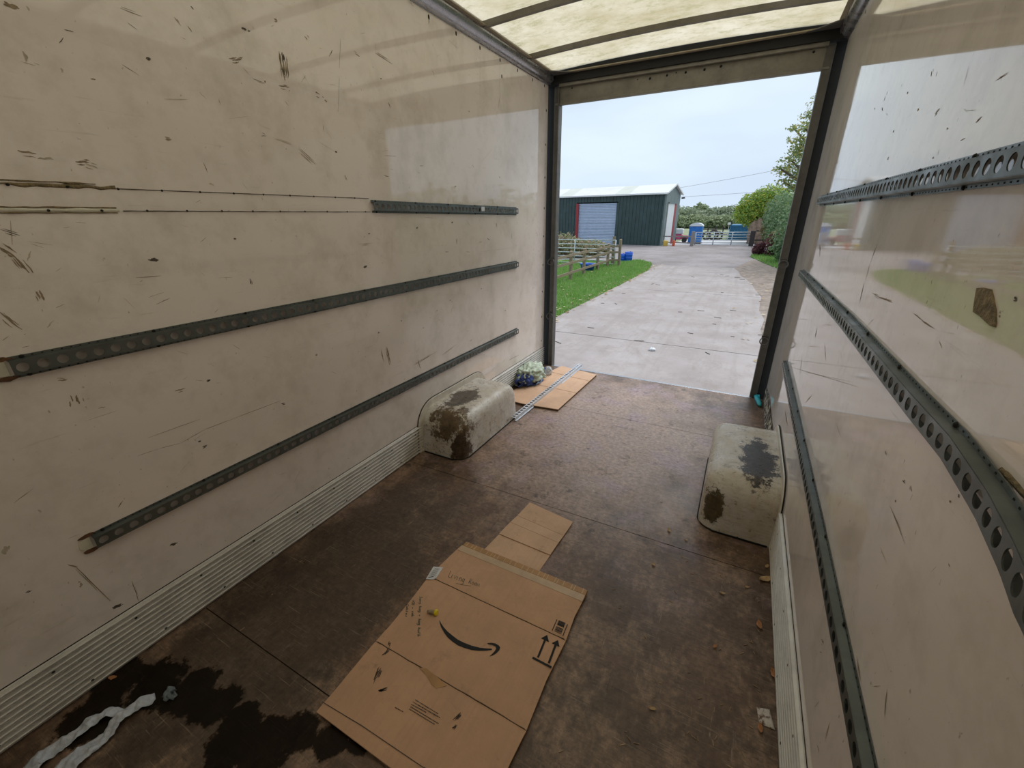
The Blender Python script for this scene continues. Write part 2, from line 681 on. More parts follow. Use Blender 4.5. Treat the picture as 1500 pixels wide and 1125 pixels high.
# ---- roof: skin, bows, edge trims
mb = MB()
NX = 16
for i in range(NX + 1):
    x = XL + .03 + (XR - XL - .06) * i / NX
    cz = 2.572 + .030 * (1 - (2 * i / NX - 1) ** 2)
    mb.v += [(x, YF, cz), (x, YR - .05, cz)]
for i in range(NX):
    mb.f.append((2 * i, 2 * i + 2, 2 * i + 3, 2 * i + 1))
ceiling = tag(mb.build('ceiling', M['roof']), kind='structure')
bow_ys = [3.39, 2.745, 2.10, 1.455, .81, .165, -.48]
for y in bow_ys:
    mb = MB()
    n = 16
    sec = [(-.022, .012), (-.014, -.016), (.014, -.016), (.022, .012)]
    for i in range(n + 1):
        x = XL + .055 + (XR - XL - .11) * i / n
        uu = 2 * (x - XL) / (XR - XL) - 1
        cz = 2.556 + .030 * (1 - uu * uu)
        for (dy, dz) in sec:
            mb.v.append((x, y + dy, cz + dz))
    for i in range(n):
        for k in range(4):
            mb.f.append((4 * i + k, 4 * i + (k + 1) % 4, 4 * i + 4 + (k + 1) % 4, 4 * i + 4 + k))
    o = mb.build('roof_bow', M['header'], ceiling)
for sgn, xw in ((1, XL), (-1, XR)):
    mb = MB()
    mb.box(min(xw + sgn * .05, xw + sgn * .082), max(xw + sgn * .05, xw + sgn * .082), YF, YR - .09, 2.548, 2.554)
    mb.build('edge_trim', M['trimbeige'], ceiling)
mb = MB()
mb.box(XL + .05, XR - .05, 3.815, 3.85, 2.549, 2.556)
mb.build('edge_trim', M['trimbeige'], ceiling)
# corner gussets of the roof frame
for sgn, xw in ((1, XL), (-1, XR)):
    mb = MB()
    mb.prism([(xw + sgn * .06, 3.70, 2.545), (xw + sgn * .06, 3.84, 2.545), (xw + sgn * .24, 3.84, 2.545)], (0, 0, .006))
    mb.build('corner_gusset', M['post'], ceiling)

# cant rails along the top of the walls
for i, (sgn, xw) in enumerate(((1, XL), (-1, XR))):
    mb = MB()
    prof = [(xw - sgn * .03, ZT - .004), (xw + sgn * .001, ZT - .004)]
    for k in range(9):
        t_ = -math.pi / 2 + k * math.pi / 2 / 8
        prof.append((xw + sgn * (.002 + .056 * math.cos(t_)), ZT + .058 + .058 * math.sin(t_)))
    prof += [(xw + sgn * .058, ZT + .10), (xw - sgn * .03, ZT + .10)]
    mb.extrude_y(prof, YF, YR - .03, closed=True, cap=True)
    o = tag(mb.build('trim_%d' % (i + 1), M['alu']), kind='structure')
    shade_auto(o)
    md = o.modifiers.new('e', 'EDGE_SPLIT')
    md.split_angle = math.radians(40)

# ---- rear door frame
HX0, HX1 = -1.612, .236
mb = MB()
mb.box(HX0 - .04, HX1 + .04, YR, YR + .035, ZO, 2.470)
mb.box(HX0 - .04, HX1 + .04, YR - .010, YR + .035, ZO - .004, ZO + .010)
header = tag(mb.build('trim_3', M['header']), kind='structure')
bevel(header, .003)
mb = MB()
mb.box(HX0, HX1 + .01, YR - .030, YR + .03, 2.470, 2.494)
bevel(mb.build('header_ledge', M['header'], header), .003)
mb = MB()
mb.box(XL - .04, XR + .04, YR - .045, YR + .06, 2.494, 2.62)
mb.build('header_beam', M['black'], header)
for (px, py, rr) in [(838, 118 + 11, .006), (934, 116.5, .0045), (952, 115, .009), (977, 110.5, .008), (990.5, 106.5, .0045), (1004.5, 106, .008), (1032, 102, .009), (1056, 97, .009), (1192, 76, .008)]:
    c_ = on_y(px, py, YR - .001)
    q = MB()
    q.lathe([(.0, -.004), (rr * .6, -.004), (rr, 0)], 10, Matrix.Translation(c_) @ Matrix.Rotation(math.pi / 2, 4, 'X').inverted())
    q.build('header_bolt', M['hole'], header, True)


def ring_on(post, c_):
    q = MB()
    q.box(c_.x - .022, c_.x + .022, YR - .012, YR - .002, c_.z + .018, c_.z + .045)
    pl = bevel(q.build('ring_bracket', M['steel'], post), .003)
    q = MB()
    R0 = .030
    tilt = math.radians(32)
    pp = []
    for k in range(20):
        t_ = k * 2 * math.pi / 20
        lz = R0 * math.sin(t_)
        pp.append((c_.x + R0 * math.cos(t_), YR - .026 - (R0 - lz) * math.sin(tilt), c_.z + .030 - (R0 - lz) * math.cos(tilt)))
    q.tube(pp, .0048, 8, closed=True)
    q.build('lashing_ring', M['steel'], post, True)


# posts: dark rubber runner channel against the wall, then the steel post
for i, (x0, x1, bx0, bx1, rings) in enumerate((
        (HX0 - .050, HX0, XL - .03, HX0 - .050, [(808, 384), (806, 463)]),
        (HX1, HX1 + .052, HX1 + .052, XR + .03, [(1147, 388), (1119, 500)]))):
    mb = MB()
    mb.box(x0, x1, YR - .004, YR + .06, -.05, 2.480)
    if i == 0:
        mb.box(x1 - .012, x1, YR - .02, YR, -.0, 2.470)
    post = tag(mb.build('trim_%d' % (4 + i), M['post']), kind='structure')
    bevel(post, .004)
    mb = MB()
    mb.box(bx0 - (.03 if i == 0 else 0), bx1 + (.03 if i else 0), YR + .022, YR + .06, -.05, 2.5)
    mb.build('runner_channel', M['black'], post)
    for (px, py) in rings:
        ring_on(post, on_y(px, py, YR - .02))

# ---- wall fixings: slots and holes left in the panels
def wall_dot(px, py, xw, sgn, w_, h_, par, name='fixing_hole', mat='hole'):
    c_ = on_x(px, py, xw)
    q = MB()
    P = []
    for k in range(10):
        t_ = k * 2 * math.pi / 10
        P.append((xw, c_.y + w_ * math.cos(t_), c_.z + h_ * math.sin(t_)))
    q.prism(P, (sgn * .0008, 0, 0))
    return q.build(name, M[mat], par)


for (px, py) in [(628, 25), (668, 49), (703, 70), (732.4, 88), (735, 112), (758, 103), (780, 117), (797.5, 125.6)]:
    wall_dot(px, py, XL, 1, .007, .012, wall_left)
for py in (162, 212, 260, 305, 346, 388, 427, 464, 499):
    wall_dot(800.3 - (py - 162) * .0225, py, XL, 1, .008, .010, wall_left)
for (px, py) in [(1268, 17), (1262, 12), (1249, 38), (1240, 55), (1227, 103), (1211, 171), (1197, 226), (1183, 285), (1157, 402), (1146, 452), (1135, 499), (1132, 514)]:
    wall_dot(px, py, XR, -1, .009, .008, wall_right)

# ---- scuffs
class Scuffs:
    def __init__(s, xw, sgn):
        s.xw, s.sgn = xw, sgn
        s.b = {'d': MB(), 'm': MB(), 'l': MB()}
        s.k = 0

    def sliver(s, kind, p0, p1, w_):
        w_ = w_ * .62
        d = p1 - p0
        ln = max(d.length, 1e-5)
        d = d / ln
        nrm = Vector((0, -d.z, d.y))
        n = 5 if ln > .02 else 4
        up, dn = [], []
        for i in range(n + 1):
            t_ = i / n
            wob = nrm * U(-.25, .25) * w_
            ww = w_ * (.25 + .75 * math.sin(math.pi * min(1, max(0, t_ * .92 + .05)))) * U(.55, 1.1)
            c_ = p0 + d * (ln * t_) + wob
            up.append(c_ + nrm * ww * .5)
            dn.append(c_ - nrm * ww * .5)
        s.k += 1
        x = s.xw + s.sgn * (.0004 + .00003 * (s.k % 12))
        P = [(x, q.y, q.z) for q in up] + [(x, q.y, q.z) for q in dn]
        s.b[kind].add(P, [(i, i + 1, n + 2 + i, n + 1 + i) for i in range(n)])

    def seg(s, kind, x0, y0, x1, y1, w_=.004, strands=1):
        p0, p1 = on_x(x0, y0, s.xw), on_x(x1, y1, s.xw)
        for j in range(strands):
            a, b = U(0, .35) if j else 0, U(.6, 1) if j else 1
            off = Vector((0, U(-1, 1), U(-1, 1))) * w_ * 1.3 * (1 if j else 0)
            s.sliver(kind, p0.lerp(p1, a) + off, p0.lerp(p1, b) + off, w_ * (1 if not j else U(.35, .8)))

    def blob(s, kind, x, y, r=.008):
        c_ = on_x(x, y, s.xw)
        for j in range(3):
            q = c_ + Vector((0, U(-.4, .4), U(-.4, .4))) * r
            s.sliver(kind, q + Vector((0, -r * .8, U(-.3, .3) * r)), q + Vector((0, r * .8, U(-.3, .3) * r)), r * U(.6, 1.2))

    def done(s, par):
        for k, nm, mt in (('d', 'dark_scuff_marks', 'scuff_dark'), ('m', 'brown_scuff_marks', 'scuff_brown'), ('l', 'pale_scuff_marks', 'scuff_pale')):
            if s.b[k].v:
                o = s.b[k].build(nm, M[mt], par)
                o['kind'] = 'stuff'


S = Scuffs(XL, 1)
for a in [('m', 176, 12, 208, 24, .004, 2), ('d', 94, 43, 104, 46), ('d', 279, 9, 284, 14, .006), ('l', 255, 25, 265, 38, .006, 2), ('m', 275, 38, 281, 47, .006),
          ('l', 30, 90, 52, 96, .004), ('l', 33, 75, 40, 90, .012), ('m', 340, 88, 354, 86, .010, 4), ('m', 370, 115, 388, 122, .004, 2), ('l', 292, 135, 300, 143, .006, 2),
          ('l', 320, 145, 323, 153, .006, 2), ('l', 240, 145, 276, 146, .004), ('l', 335, 174, 365, 170, .002), ('m', 26, 221, 53, 225, .008, 2), ('l', 55, 232, 78, 233, .009, 2),
          ('m', 110, 236, 130, 238, .012, 5), ('l', 125, 240, 143, 246, .008, 3), ('m', 298, 238, 304, 253, .005), ('d', 382, 199, 390, 199, .004), ('m', 413, 77, 417, 118, .014, 8), ('d', 413, 77, 415, 92, .012, 3),
          ('d', 414, 98, 418, 114, .008, 5), ('m', 408, 125, 424, 128, .008, 3), ('d', 423, 132, 424, 134, .006), ('d', 498.7, 56.7, 497, 100, .0022), ('d', 497, 112, 495.3, 161.7, .0022),
          ('m', 482, 83, 487, 73, .006), ('m', 550, 78, 575, 94, .006, 5), ('m', 520, 78, 527, 83, .010, 2), ('m', 462, 135, 468, 138, .012, 2), ('m', 475, 147, 479, 149, .012, 2),
          ('m', 569, 150, 571, 157, .009, 2), ('m', 437, 218, 463, 242, .006, 5), ('l', 402, 203, 428, 212, .005, 3), ('l', 466, 207, 490, 222, .003), ('d', 563, 228, 580, 229, .003),
          ('d', 562, 257, 570, 259, .005), ('m', 505, 256, 507, 264, .008, 2), ('d', 615, 243, 620, 243, .006), ('d', 692, 241, 694, 246, .005), ('l', 705, 238, 721, 218, .003),
          ('m', 446, 53, 450, 58, .010, 2), ('m', 387, 118, 389, 121, .012), ('d', 473, 183, 474, 193, .003), ('m', 0, 362, 24, 378, .010, 5), ('m', 22, 376, 42, 400, .010, 5), ('m', 57, 425, 65, 440, .010, 4),
          ('m', 0, 457, 32, 483, .008, 4), ('d', 0, 336, 29, 345, .004, 3), ('m', 15, 323, 18, 359, .0025), ('d', 366, 408, 367, 416, .007, 3), ('m', 199, 407, 236, 404, .003, 2), ('l', 217, 436, 240, 428, .003),
          ('l', 181, 436, 198, 452, .003), ('l', 69, 480, 78, 469, .005), ('l', 82, 451, 95, 445, .005), ('l', 320, 407, 340, 406, .003), ('l', 45, 368, 40, 382, .006), ('m', 341, 505, 352, 512, .003),
          ('m', 85, 557, 97, 557, .007, 3), ('m', 111, 579, 116, 592, .010, 3), ('m', 102, 588, 103, 596, .007), ('m', 256, 573, 271, 569, .007, 2), ('m', 144, 598, 154, 596, .005), ('m', 201, 668, 233, 657, .003), ('m', 233, 657, 265, 649, .003),
          ('m', 265, 649, 300, 629, .003), ('m', 300, 629, 337, 615, .004), ('m', 337, 615, 411, 587, .0035), ('m', 217, 641, 293, 614, .003), ('l', 124, 617, 173, 601, .003), ('m', 173, 743, 180, 733, .005),
          ('l', 430, 708, 441, 687, .003), ('m', 99, 827, 112, 831, .006, 3), ('m', 112, 831, 161, 880, .005, 3), ('m', 193, 851, 203, 880, .004, 2), ('l', 119, 853, 119, 860, .015, 2), ('l', 8, 800, 8, 812, .02, 2),
          ('m', 566, 508, 572, 534, .010, 6), ('m', 558, 512, 562, 530, .006, 3), ('d', 749, 342, 750, 350, .008), ('d', 713, 349, 718, 352, .008), ('m', 727, 326, 728, 334, .010, 2), ('m', 668, 350, 669, 358, .008, 3), ('l', 682, 322, 690, 332, .004),
          ('d', 652, 369, 657, 369, .005), ('d', 683, 369, 688, 369, .005), ('l', 704, 369, 756, 362, .003), ('m', 574, 340, 574, 379, .0015), ('m', 700, 355, 706, 354, .006), ('l', 525, 358, 545, 356, .006, 3), ('m', 620, 318, 640, 320, .002),
          ('m', 703, 75, 703, 158, .003), ('l', 732, 92, 731, 150, .003), ('m', 733, 138, 730, 158, .004, 2), ('m', 628, 29, 628, 36, .006, 2), ('l', 668, 52, 668, 88, .003), ('m', 600, 3, 606, 10, .004), ('l', 655, 57, 672, 72, .003),
          ('m', 605, 535, 640, 515, .005, 5), ('m', 612, 528, 616, 540, .008, 3), ('l', 648, 520, 668, 505, .006, 4), ('d', 745, 528, 760, 520, .004, 2), ('d', 688, 500, 692, 497, .006)]:
    S.seg(*a)
for (k, x, y, r) in [('d', 358, 42, .010), ('d', 365, 46, .005), ('d', 217, 86, .007), ('m', 137, 117, .006), ('l', 310, 270, .008), ('m', 246, 203, .009), ('d', 558, 115, .006), ('d', 492, 223, .007), ('m', 404, 30, .008),
                     ('d', 225, 382, .013), ('d', 343.5, 350, .006), ('d', 305, 557, .008), ('d', 414.7, 591.5, .008), ('d', 255, 796, .012), ('d', 292, 647, .006), ('d', 300, 655, .009), ('d', 173.6, 887, .015), ('d', 42, 866, .006),
                     ('d', 662, 326, .010), ('d', 611, 334, .008), ('d', 535, 391, .013), ('d', 541, 343, .008), ('d', 732, 259, .009), ('d', 687, 163, .007), ('d', 667, 273, .009), ('m', 20, 13, .014), ('m', 105, 46, .004), ('d', 555, 487, .008), ('m', 463, 520, .007),
                     ('d', 588, 470, .006), ('m', 660, 440, .008), ('d', 705, 423, .007), ('d', 640, 455, .006), ('m', 620, 480, .007), ('d', 740, 455, .007)]:
    S.blob(k, x, y, r)
rs = random.Random(3)
for i in range(230):
    y0, z0 = rs.uniform(.15, YR - .1), rs.uniform(.22, 2.45)
    ln = rs.uniform(.004, .05) * rs.choice((1, 1, .5))
    an = rs.gauss(0, .6)
    p0 = Vector((XL, y0, z0))
    S.sliver(rs.choice('llllmmd'), p0, p0 + Vector((0, math.cos(an), math.sin(an))) * ln, rs.uniform(.0012, .0035))
for i in range(150):   # specks crowd towards the rear edge
    y0, z0 = YR - .05 - abs(rs.gauss(0, .22)), rs.uniform(.25, 2.1)
    p0 = Vector((XL, y0, z0))
    S.sliver(rs.choice('dmml'), p0, p0 + Vector((0, .2 * rs.uniform(-1, 1), 1)) * rs.uniform(.004, .02), rs.uniform(.003, .007))
S.done(wall_left)

S = Scuffs(XR, -1)
for a in [('d', 1286, 356, 1275, 385, .004, 4), ('d', 1275, 385, 1268, 410, .004, 3), ('m', 1266, 415, 1259, 444, .006, 5), ('d', 1201, 358, 1201, 376, .012, 3), ('m', 1278, 429, 1290, 437, .003, 3), ('m', 1288, 436, 1308, 443, .0035, 4),
          ('m', 1339, 459, 1352, 470, .0025, 2), ('m', 1350, 469, 1369, 481, .0035, 4), ('m', 1265, 484, 1281, 466, .002), ('d', 1197, 480, 1194, 493, .014, 3), ('m', 1225, 240, 1229, 236, .004), ('d', 1297, 141, 1295, 148, .012, 2), ('d', 1365, 104, 1364, 112, .006, 2), ('m', 1373, 105, 1371, 112, .006),
          ('m', 1459, 118, 1476, 108, .003, 3), ('m', 1370, 167, 1377, 159, .005, 3), ('m', 1430, 179, 1437, 172, .006, 3), ('m', 1407, 206, 1414, 203, .004), ('m', 1416, 162, 1430, 161, .002), ('d', 1322, 122, 1320, 128, .006), ('d', 1292, 158, 1293, 162, .008),
          ('m', 1304, 741, 1326, 797, .003, 3), ('l', 1289, 801, 1300, 827, .002, 2), ('m', 1365, 838, 1373, 829, .0015), ('m', 1390, 825, 1392, 831, .003), ('d', 1297, 660, 1299, 667, .004, 2), ('d', 1322, 704, 1326, 708, .004, 2), ('m', 1334, 712, 1336, 720, .004, 2), ('m', 1376, 499, 1380, 510, .003),
          ('m', 1255, 960, 1262, 1000, .004, 3), ('m', 1300, 1010, 1296, 1050, .003, 2), ('m', 1212, 870, 1204, 900, .004), ('d', 1203, 936, 1207, 944, .006, 3), ('d', 1201, 955, 1204, 956, .004), ('m', 1215, 1060, 1209, 1085, .004, 3), ('m', 1197, 1090, 1200, 1102, .004, 2), ('m', 1180, 545, 1250, 560, .002),
          ('m', 1150, 535, 1255, 566, .003), ('d', 1175, 520, 1172, 548, .006, 3), ('d', 1208, 502, 1210, 530, .005, 2), ('m', 1180, 590, 1190, 578, .005, 3), ('m', 1225, 620, 1232, 640, .003), ('m', 1150, 600, 1154, 625, .008, 4)]:
    S.seg(*a)
for (k, x, y, r) in [('d', 1330, 135, .006), ('d', 1281, 160, .006), ('m', 1345, 160, .006), ('d', 1488, 438, .005), ('m', 1466, 457, .003), ('m', 1465, 463, .003), ('d', 1309, 192, .006), ('m', 1388, 188, .004), ('d', 1312, 734, .003), ('m', 1392, 735, .003), ('d', 1301, 232, .006), ('m', 1367, 231, .004), ('d', 1405, 727, .003), ('m', 1276, 1000, .003)]:
    S.blob(k, x, y, r)
for i in range(170):
    y0, z0 = rs.uniform(.3, YR - .1), rs.uniform(.24, 2.4)
    ln = rs.uniform(.004, .04)
    an = rs.gauss(1.2, .6)
    p0 = Vector((XR, y0, z0))
    S.sliver(rs.choice('llllmmd'), p0, p0 + Vector((0, math.cos(an), math.sin(an))) * ln, rs.uniform(.0012, .003))
S.done(wall_right)

# glue patch on the right wall
pp = [(145, 250), (250, 240), (380, 270), (410, 380), (435, 520), (455, 600), (460, 830), (445, 895), (370, 870), (280, 790), (200, 710), (85, 640), (110, 460)]
mb = MB()
mb.prism([on_x(1420 + x / 11.25, 400 + y / 11.25, XR) for x, y in pp], (-.0025, 0, 0))
o = mb.build('adhesive_patch', M['glue'], wall_right)
o['label'] = 'brown patch of old adhesive'
# torn adhesive lines left on the left wall where a track was removed
def glue_line(z, y0, y1, w_, mat, amp, seed):
    mb = MB()
    n = int((y1 - y0) / .012)
    for i in range(n + 1):
        y = y0 + (y1 - y0) * i / n
        a = noise.noise(Vector((y * 22, seed, 0)))
        b = noise.noise(Vector((y * 31, seed + 9, 0)))
        h_ = w_ * (.75 + amp * a)
        zc = z + w_ * amp * .6 * b
        d = .002 + .004 * abs(a)
        mb.v += [(XL, y, zc - h_), (XL + d, y, zc - h_ * .5), (XL + d, y, zc + h_ * .5), (XL, y, zc + h_)]
    for i in range(n):
        for k in range(3):
            q = 4 * i + k
            mb.f.append((q, q + 1, q + 5, q + 4))
    return mb.build('adhesive_line', mat, wall_left, True)


glue_line(1.562, -.3, .664, .0060, M['glue'], 1.2, 1)
glue_line(1.571, -.3, .62, .0025, M['glue'], 1.3, 2)
glue_line(1.500, -.3, .655, .0075, M['residue'], .5, 3)
glue_line(1.507, -.3, .65, .0028, M['glue'], .9, 4)
glue_line(1.493, -.3, .65, .0018, M['glue'], .9, 5)
glue_line(1.5605, .664, 1.68, .0016, M['scuff_dark'], .5, 6)
glue_line(1.4985, .664, 1.68, .0016, M['scuff_dark'], .5, 7)
for i in range(34):
    y = -.25 + i * .0575
    for z in (1.560, 1.499):
        q = MB()
        P = [(XL, y + .0035 * math.cos(k * math.pi / 4), z + .0035 * math.sin(k * math.pi / 4)) for k in range(8)]
        q.prism(P, (.0046 if y < .66 else .0016, 0, 0))
        if i % 2 == (0 if z > 1.53 else 1):
            q.build('screw_hole', M['hole'], wall_left)

# ================================================================== LOAD TRACKS
PITCH = .0407


def track_mesh(name, mat, path, sgn, y0, y1, parent, H=.030, FH=.0190, D=.020, rad=.0128):
    """hat profile track with a row of round holes; path(y)->(x of the wall side, z of the centre)"""
    mb = MB()

    def P(y, t, d):
        x, z = path(y)
        return (x + sgn * d, y, z + t)
    n = max(2, int(round((y1 - y0) / PITCH)))
    p = (y1 - y0) / n
    N = 16
    for i in range(n):
        ya, yb = y0 + i * p, y0 + (i + 1) * p
        yc = (ya + yb) / 2
        outer, inner = [], []
        for k in range(N):
            t_ = (k + .5) * 2 * math.pi / N
            cx_, cz_ = math.cos(t_), math.sin(t_)
            q = max(abs(cx_) / (p / 2), abs(cz_) / FH)
            outer.append(P(yc + cx_ / q, cz_ / q, D))
            inner.append(P(yc + rad * cx_, rad * cz_, D))
        # snap corners
        mb.add(outer + inner, [(k, (k + 1) % N, N + (k + 1) % N, N + k) for k in range(N)])
        for sy in (-1, 1):
            for st in (-1, 1):
                ks = sorted(range(N), key=lambda k: (Vector(outer[k]) - Vector(P(yc + sy * p / 2, st * FH, D))).length)[:2]
                mb.add([outer[ks[0]], P(yc + sy * p / 2, st * FH, D), outer[ks[1]]], [(0, 1, 2)])
        for st in (-1, 1):
            mb.add([P(ya, st * FH, D), P(yb, st * FH, D), P(yb, st * (FH + .0025), .0022), P(ya, st * (FH + .0025), .0022)], [(0, 1, 2, 3)])
            mb.add([P(ya, st * (FH + .0025), .0022), P(yb, st * (FH + .0025), .0022), P(yb, st * H, .0018), P(ya, st * H, .0018)], [(0, 1, 2, 3)])
    o = mb.build(name, mat, parent)
    md = o.modifiers.new('sheet', 'SOLIDIFY')
    md.thickness = .0018
    md.offset = 0
    # small punched slots and screws on the flanges
    sl = MB()
    for i in range(2 * n):
        y = y0 + (i + .5) * p / 2
        for st in (-1, 1):
            a = P(y, st * (H - .004), .0030)
            sl.box(a[0] - .0004, a[0] + .0004, y - .0022, y + .0022, a[2] - .0014, a[2] + .0014)
    so = sl.build('slots', M['hole'], o)
    so['kind'] = 'stuff'
    base = None
    y = y0 + .03
    while y < y1:
        for st in (-1, 1):
            a = P(y, st * (H - .0045), .0028)
            if base is None:
                q = MB()
                q.lathe([(.0, .0042), (.0035, .0036), (.0058, .0)], 8, Matrix.Rotation(sgn * math.pi / 2, 4, 'Y'))
                base = ob = q.build('screw', M['hole'], o, True)
            else:
                ob = base.copy()
                COL.objects.link(ob)
            ob.location = Vector(a)
        y += .31
    return o


def wall_track(label, xw, sgn, z, y0, y1, path=None):
    root = empty('lashing_track', (0, 0, 0))
    tag(root, label, 'track', 'lashing tracks on the side walls')
    track_mesh('channel', M['rail'], path or (lambda y: (xw, z)), sgn, y0, y1, root)
    return root


t1 = wall_track('shortest galvanised lashing track, uppermost on the left wall', XL, 1, 1.5225, 1.69, 3.27, lambda y: (XL, 1.524 - (y - 1.69) * .010))
wall_track('long galvanised lashing track in the middle of the left wall', XL, 1, 1.102, .30, 3.275, lambda y: (XL, 1.103 - (y - .3) * .0045))
wall_track('lowest galvanised lashing track on the left wall, above the wheel box', XL, 1, .508, .30, 3.27)
wall_track('galvanised lashing track uppermost on the right wall', XR, -1, 1.541, .2, 3.26)
wall_track('galvanised lashing track lowest on the right wall, just above the ribbed plate', XR, -1, .585, .3, 3.02, lambda y: (XR, .588 if y > 1.3 else .588 - (1.3 - y) * .016))
tab = [(.2, 1.112, .065), (.486, 1.112, .034), (.55, 1.112, .022), (.66, 1.112, .007), (.81, 1.117, .0), (1.0, 1.1145, 0), (1.73, 1.116, 0), (2.5, 1.105, 0), (3.33, 1.093, 0)]


def bent(y):
    for (a, b) in zip(tab, tab[1:]):
        if y <= b[0] or b is tab[-1]:
            t_ = min(1, max(0, (y - a[0]) / (b[0] - a[0])))
            return (XR - (a[2] + (b[2] - a[2]) * t_), a[1] + (b[1] - a[1]) * t_ + .0190)


wall_track('bent galvanised lashing track in the middle of the right wall, pulling away', XR, -1, 1.13, .2, 3.31, bent)
# residue at cut ends of the left tracks
for (zc, ye) in ((1.102, .30), (.508, .30)):
    q = MB()
    P = [(XL, ye - .004, zc - .020), (XL, ye - .004, zc + .022), (XL, ye - .020, zc + .023), (XL, ye - .032, zc + .015), (XL, ye - .036, zc - .004), (XL, ye - .026, zc - .018)]
    q.prism(P, (.003, 0, 0))
    bevel(q.build('cut_end_residue', M['residue'], wall_left), .001)
    for dz in (-.026, .028):
        q = MB()
        n = 12
        P = []
        for k in range(n):
            t_ = k * 2 * math.pi / n
            r_ = 1 + .5 * noise.noise(Vector((k * 1.7, dz * 100, zc)))
            P.append((XL, ye - .010 + .020 * r_ * math.cos(t_), zc + dz + .0065 * r_ * math.sin(t_)))
        q.prism(P, (.004, 0, 0))
        q.build('rust_blob', M['rust'], wall_left)
# little white tag stuck in the short track, white wall showing behind
q = MB()
c_ = on_x(707.5, 306, XL + .022)
q.box(XL + .0215, XL + .023, c_.y - .022, c_.y + .022, c_.z - .014, c_.z + .014)
o = q.build('paper_tag', M['sticker'], t1)
o['label'] = 'white paper tag'
# glue bead where the bent track has come off the wall
mb = MB()
for i in range(40):
    y = .42 + i * .0075
    a = noise.noise(Vector((y * 40, 1, 1)))
    z = 1.160 + .004 * a
    mb.v += [(XR, y, z - .005), (XR - .003 - .003 * a, y, z), (XR, y, z + .005 + .004 * a)]
for i in range(39):
    for k in range(2):
        q_ = 3 * i + k
        mb.f.append((q_, q_ + 1, q_ + 4, q_ + 3))
mb.build('adhesive_line', M['glue'], wall_right, True)

# ================================================================== WHEEL BOXES
def arch(y0, y1, hgt, Rr, off=0.0, lean=.025, n=9):
    """half outline of an arch in (y,z): foot, rounded shoulders"""
    y0 -= off
    y1 += off
    hgt += off
    Rr += off
    P = [(y0, 0.0)]
    sh = (hgt - Rr) / hgt * lean
    for k in range(n):
        t_ = math.pi - k * math.pi / 2 / (n - 1)
        P.append((y0 + sh + Rr + Rr * math.cos(t_), hgt - Rr + Rr * math.sin(t_)))
    for k in range(n):
        t_ = math.pi / 2 - k * math.pi / 2 / (n - 1)
        P.append((y1 - sh - Rr + Rr * math.cos(t_), hgt - Rr + Rr * math.sin(t_)))
    P.append((y1, 0.0))
    return P


def wheel_box(label, xw, sgn, y0, y1, width, hgt, Rr, mat, fl_off, sealant_span):
    root = empty('wheel_box', (xw + sgn * width / 2, (y0 + y1) / 2, 0))
    tag(root, label, 'wheel box', 'wheel boxes')
    mb = MB()
    rr = .075
    secs = [(0, 0), (width * .5, .003)]
    for k in range(8):
        t_ = k * math.pi / 2 / 7
        secs.append((width - rr + rr * math.sin(t_), .006 + rr * (1 - math.cos(t_))))
    ring = []
    for (d, ins) in secs:
        pr = arch(y0 + ins, y1 - ins, hgt - ins, max(.04, Rr - ins))
        ring.append([(xw + sgn * (d + .0), y, z) for y, z in pr])
    n = len(ring[0])
    for rg in ring:
        mb.v += rg
    for i in range(len(ring) - 1):
        for k in range(n - 1):
            mb.f.append((i * n + k, i * n + k + 1, (i + 1) * n + k + 1, (i + 1) * n + k))
    mb.f.append(tuple((len(ring) - 1) * n + k for k in range(n)))
    body = mb.build('moulded_cover', mat, None, True)
    # flange against the wall
    fb = MB()
    pr = arch(y0, y1, hgt, Rr, fl_off)
    fb.prism([(xw, y, z) for y, z in pr], (sgn * .012, 0, 0))
    fo = bevel(fb.build('wall_flange', M['wbflange'], None), .005)
    sb = MB()
    a, b = sealant_span
    seg = [(xw + sgn * .003, y, max(.004, z)) for y, z in pr]
    sb.tube(seg[a:b], .0035, 6)
    so = sb.build('sealant_bead', M['hole'], None, True)
    adopt(root, body, fo, so)
    # dark dirt line at the foot
    db = MB()
    db.tube([(xw + sgn * .02, y0 - .002, .003), (xw + sgn * (width - rr), y0 - .002, .003), (xw + sgn * (width - .022), y0 + .028, .003), (xw + sgn * (width + .001), y0 + rr, .003), (xw + sgn * (width + .001), y1 - rr, .003)], .005, 6)
    do = db.build('dirt_line', M['hole'], None, True)
    adopt(root, do)
    return root


M['wbflange'] = plain('cover_flange', (.58, .54, .47), .4)
M['wbl'] = wheelbox_material('worn_cover_a', [((-1.52, 1.99, .20), (.15, .14, .13), (.17, .115, .06), 1.0), ((-1.42, 1.93, .07), (.07, .10, .11), (.10, .07, .045), 1.0), ((-1.58, 2.2, .30), (.10, .17, .06), (.13, .10, .07), 1.0)])
M['wbr'] = wheelbox_material('worn_cover_b', [((.235, 2.22, .30), (.085, .26, .07), (.07, .06, .055), 1.0), ((.06, 1.95, .13), (.05, .10, .10), (.13, .10, .05), 1.0)], (.50, .43, .33))
wheel_box('scuffed wheel box on the left wall with a brown worn patch', XL, 1, 1.885, 2.69, .325, .30, .13, M['wbl'], .042, (0, 18))
wheel_box('scuffed wheel box on the right wall with a black worn top', XR, -1, 1.94, 2.735, .332, .30, .13, M['wbr'], .035, (0, 16))

# ================================================================== CARDBOARD
ZB = .020      # top of the flattened box


def fb(px, py, z=ZB + .0012):
    return on_z(px, py, z)


box = empty('flattened_box', (-.66, .87, 0))
tag(box, 'large flattened cardboard box with a curved arrow logo, lying on the floor', 'box')
x0, x1 = -.960, -.352
ys = [.447, .713, 1.043, 1.262]
kids = []
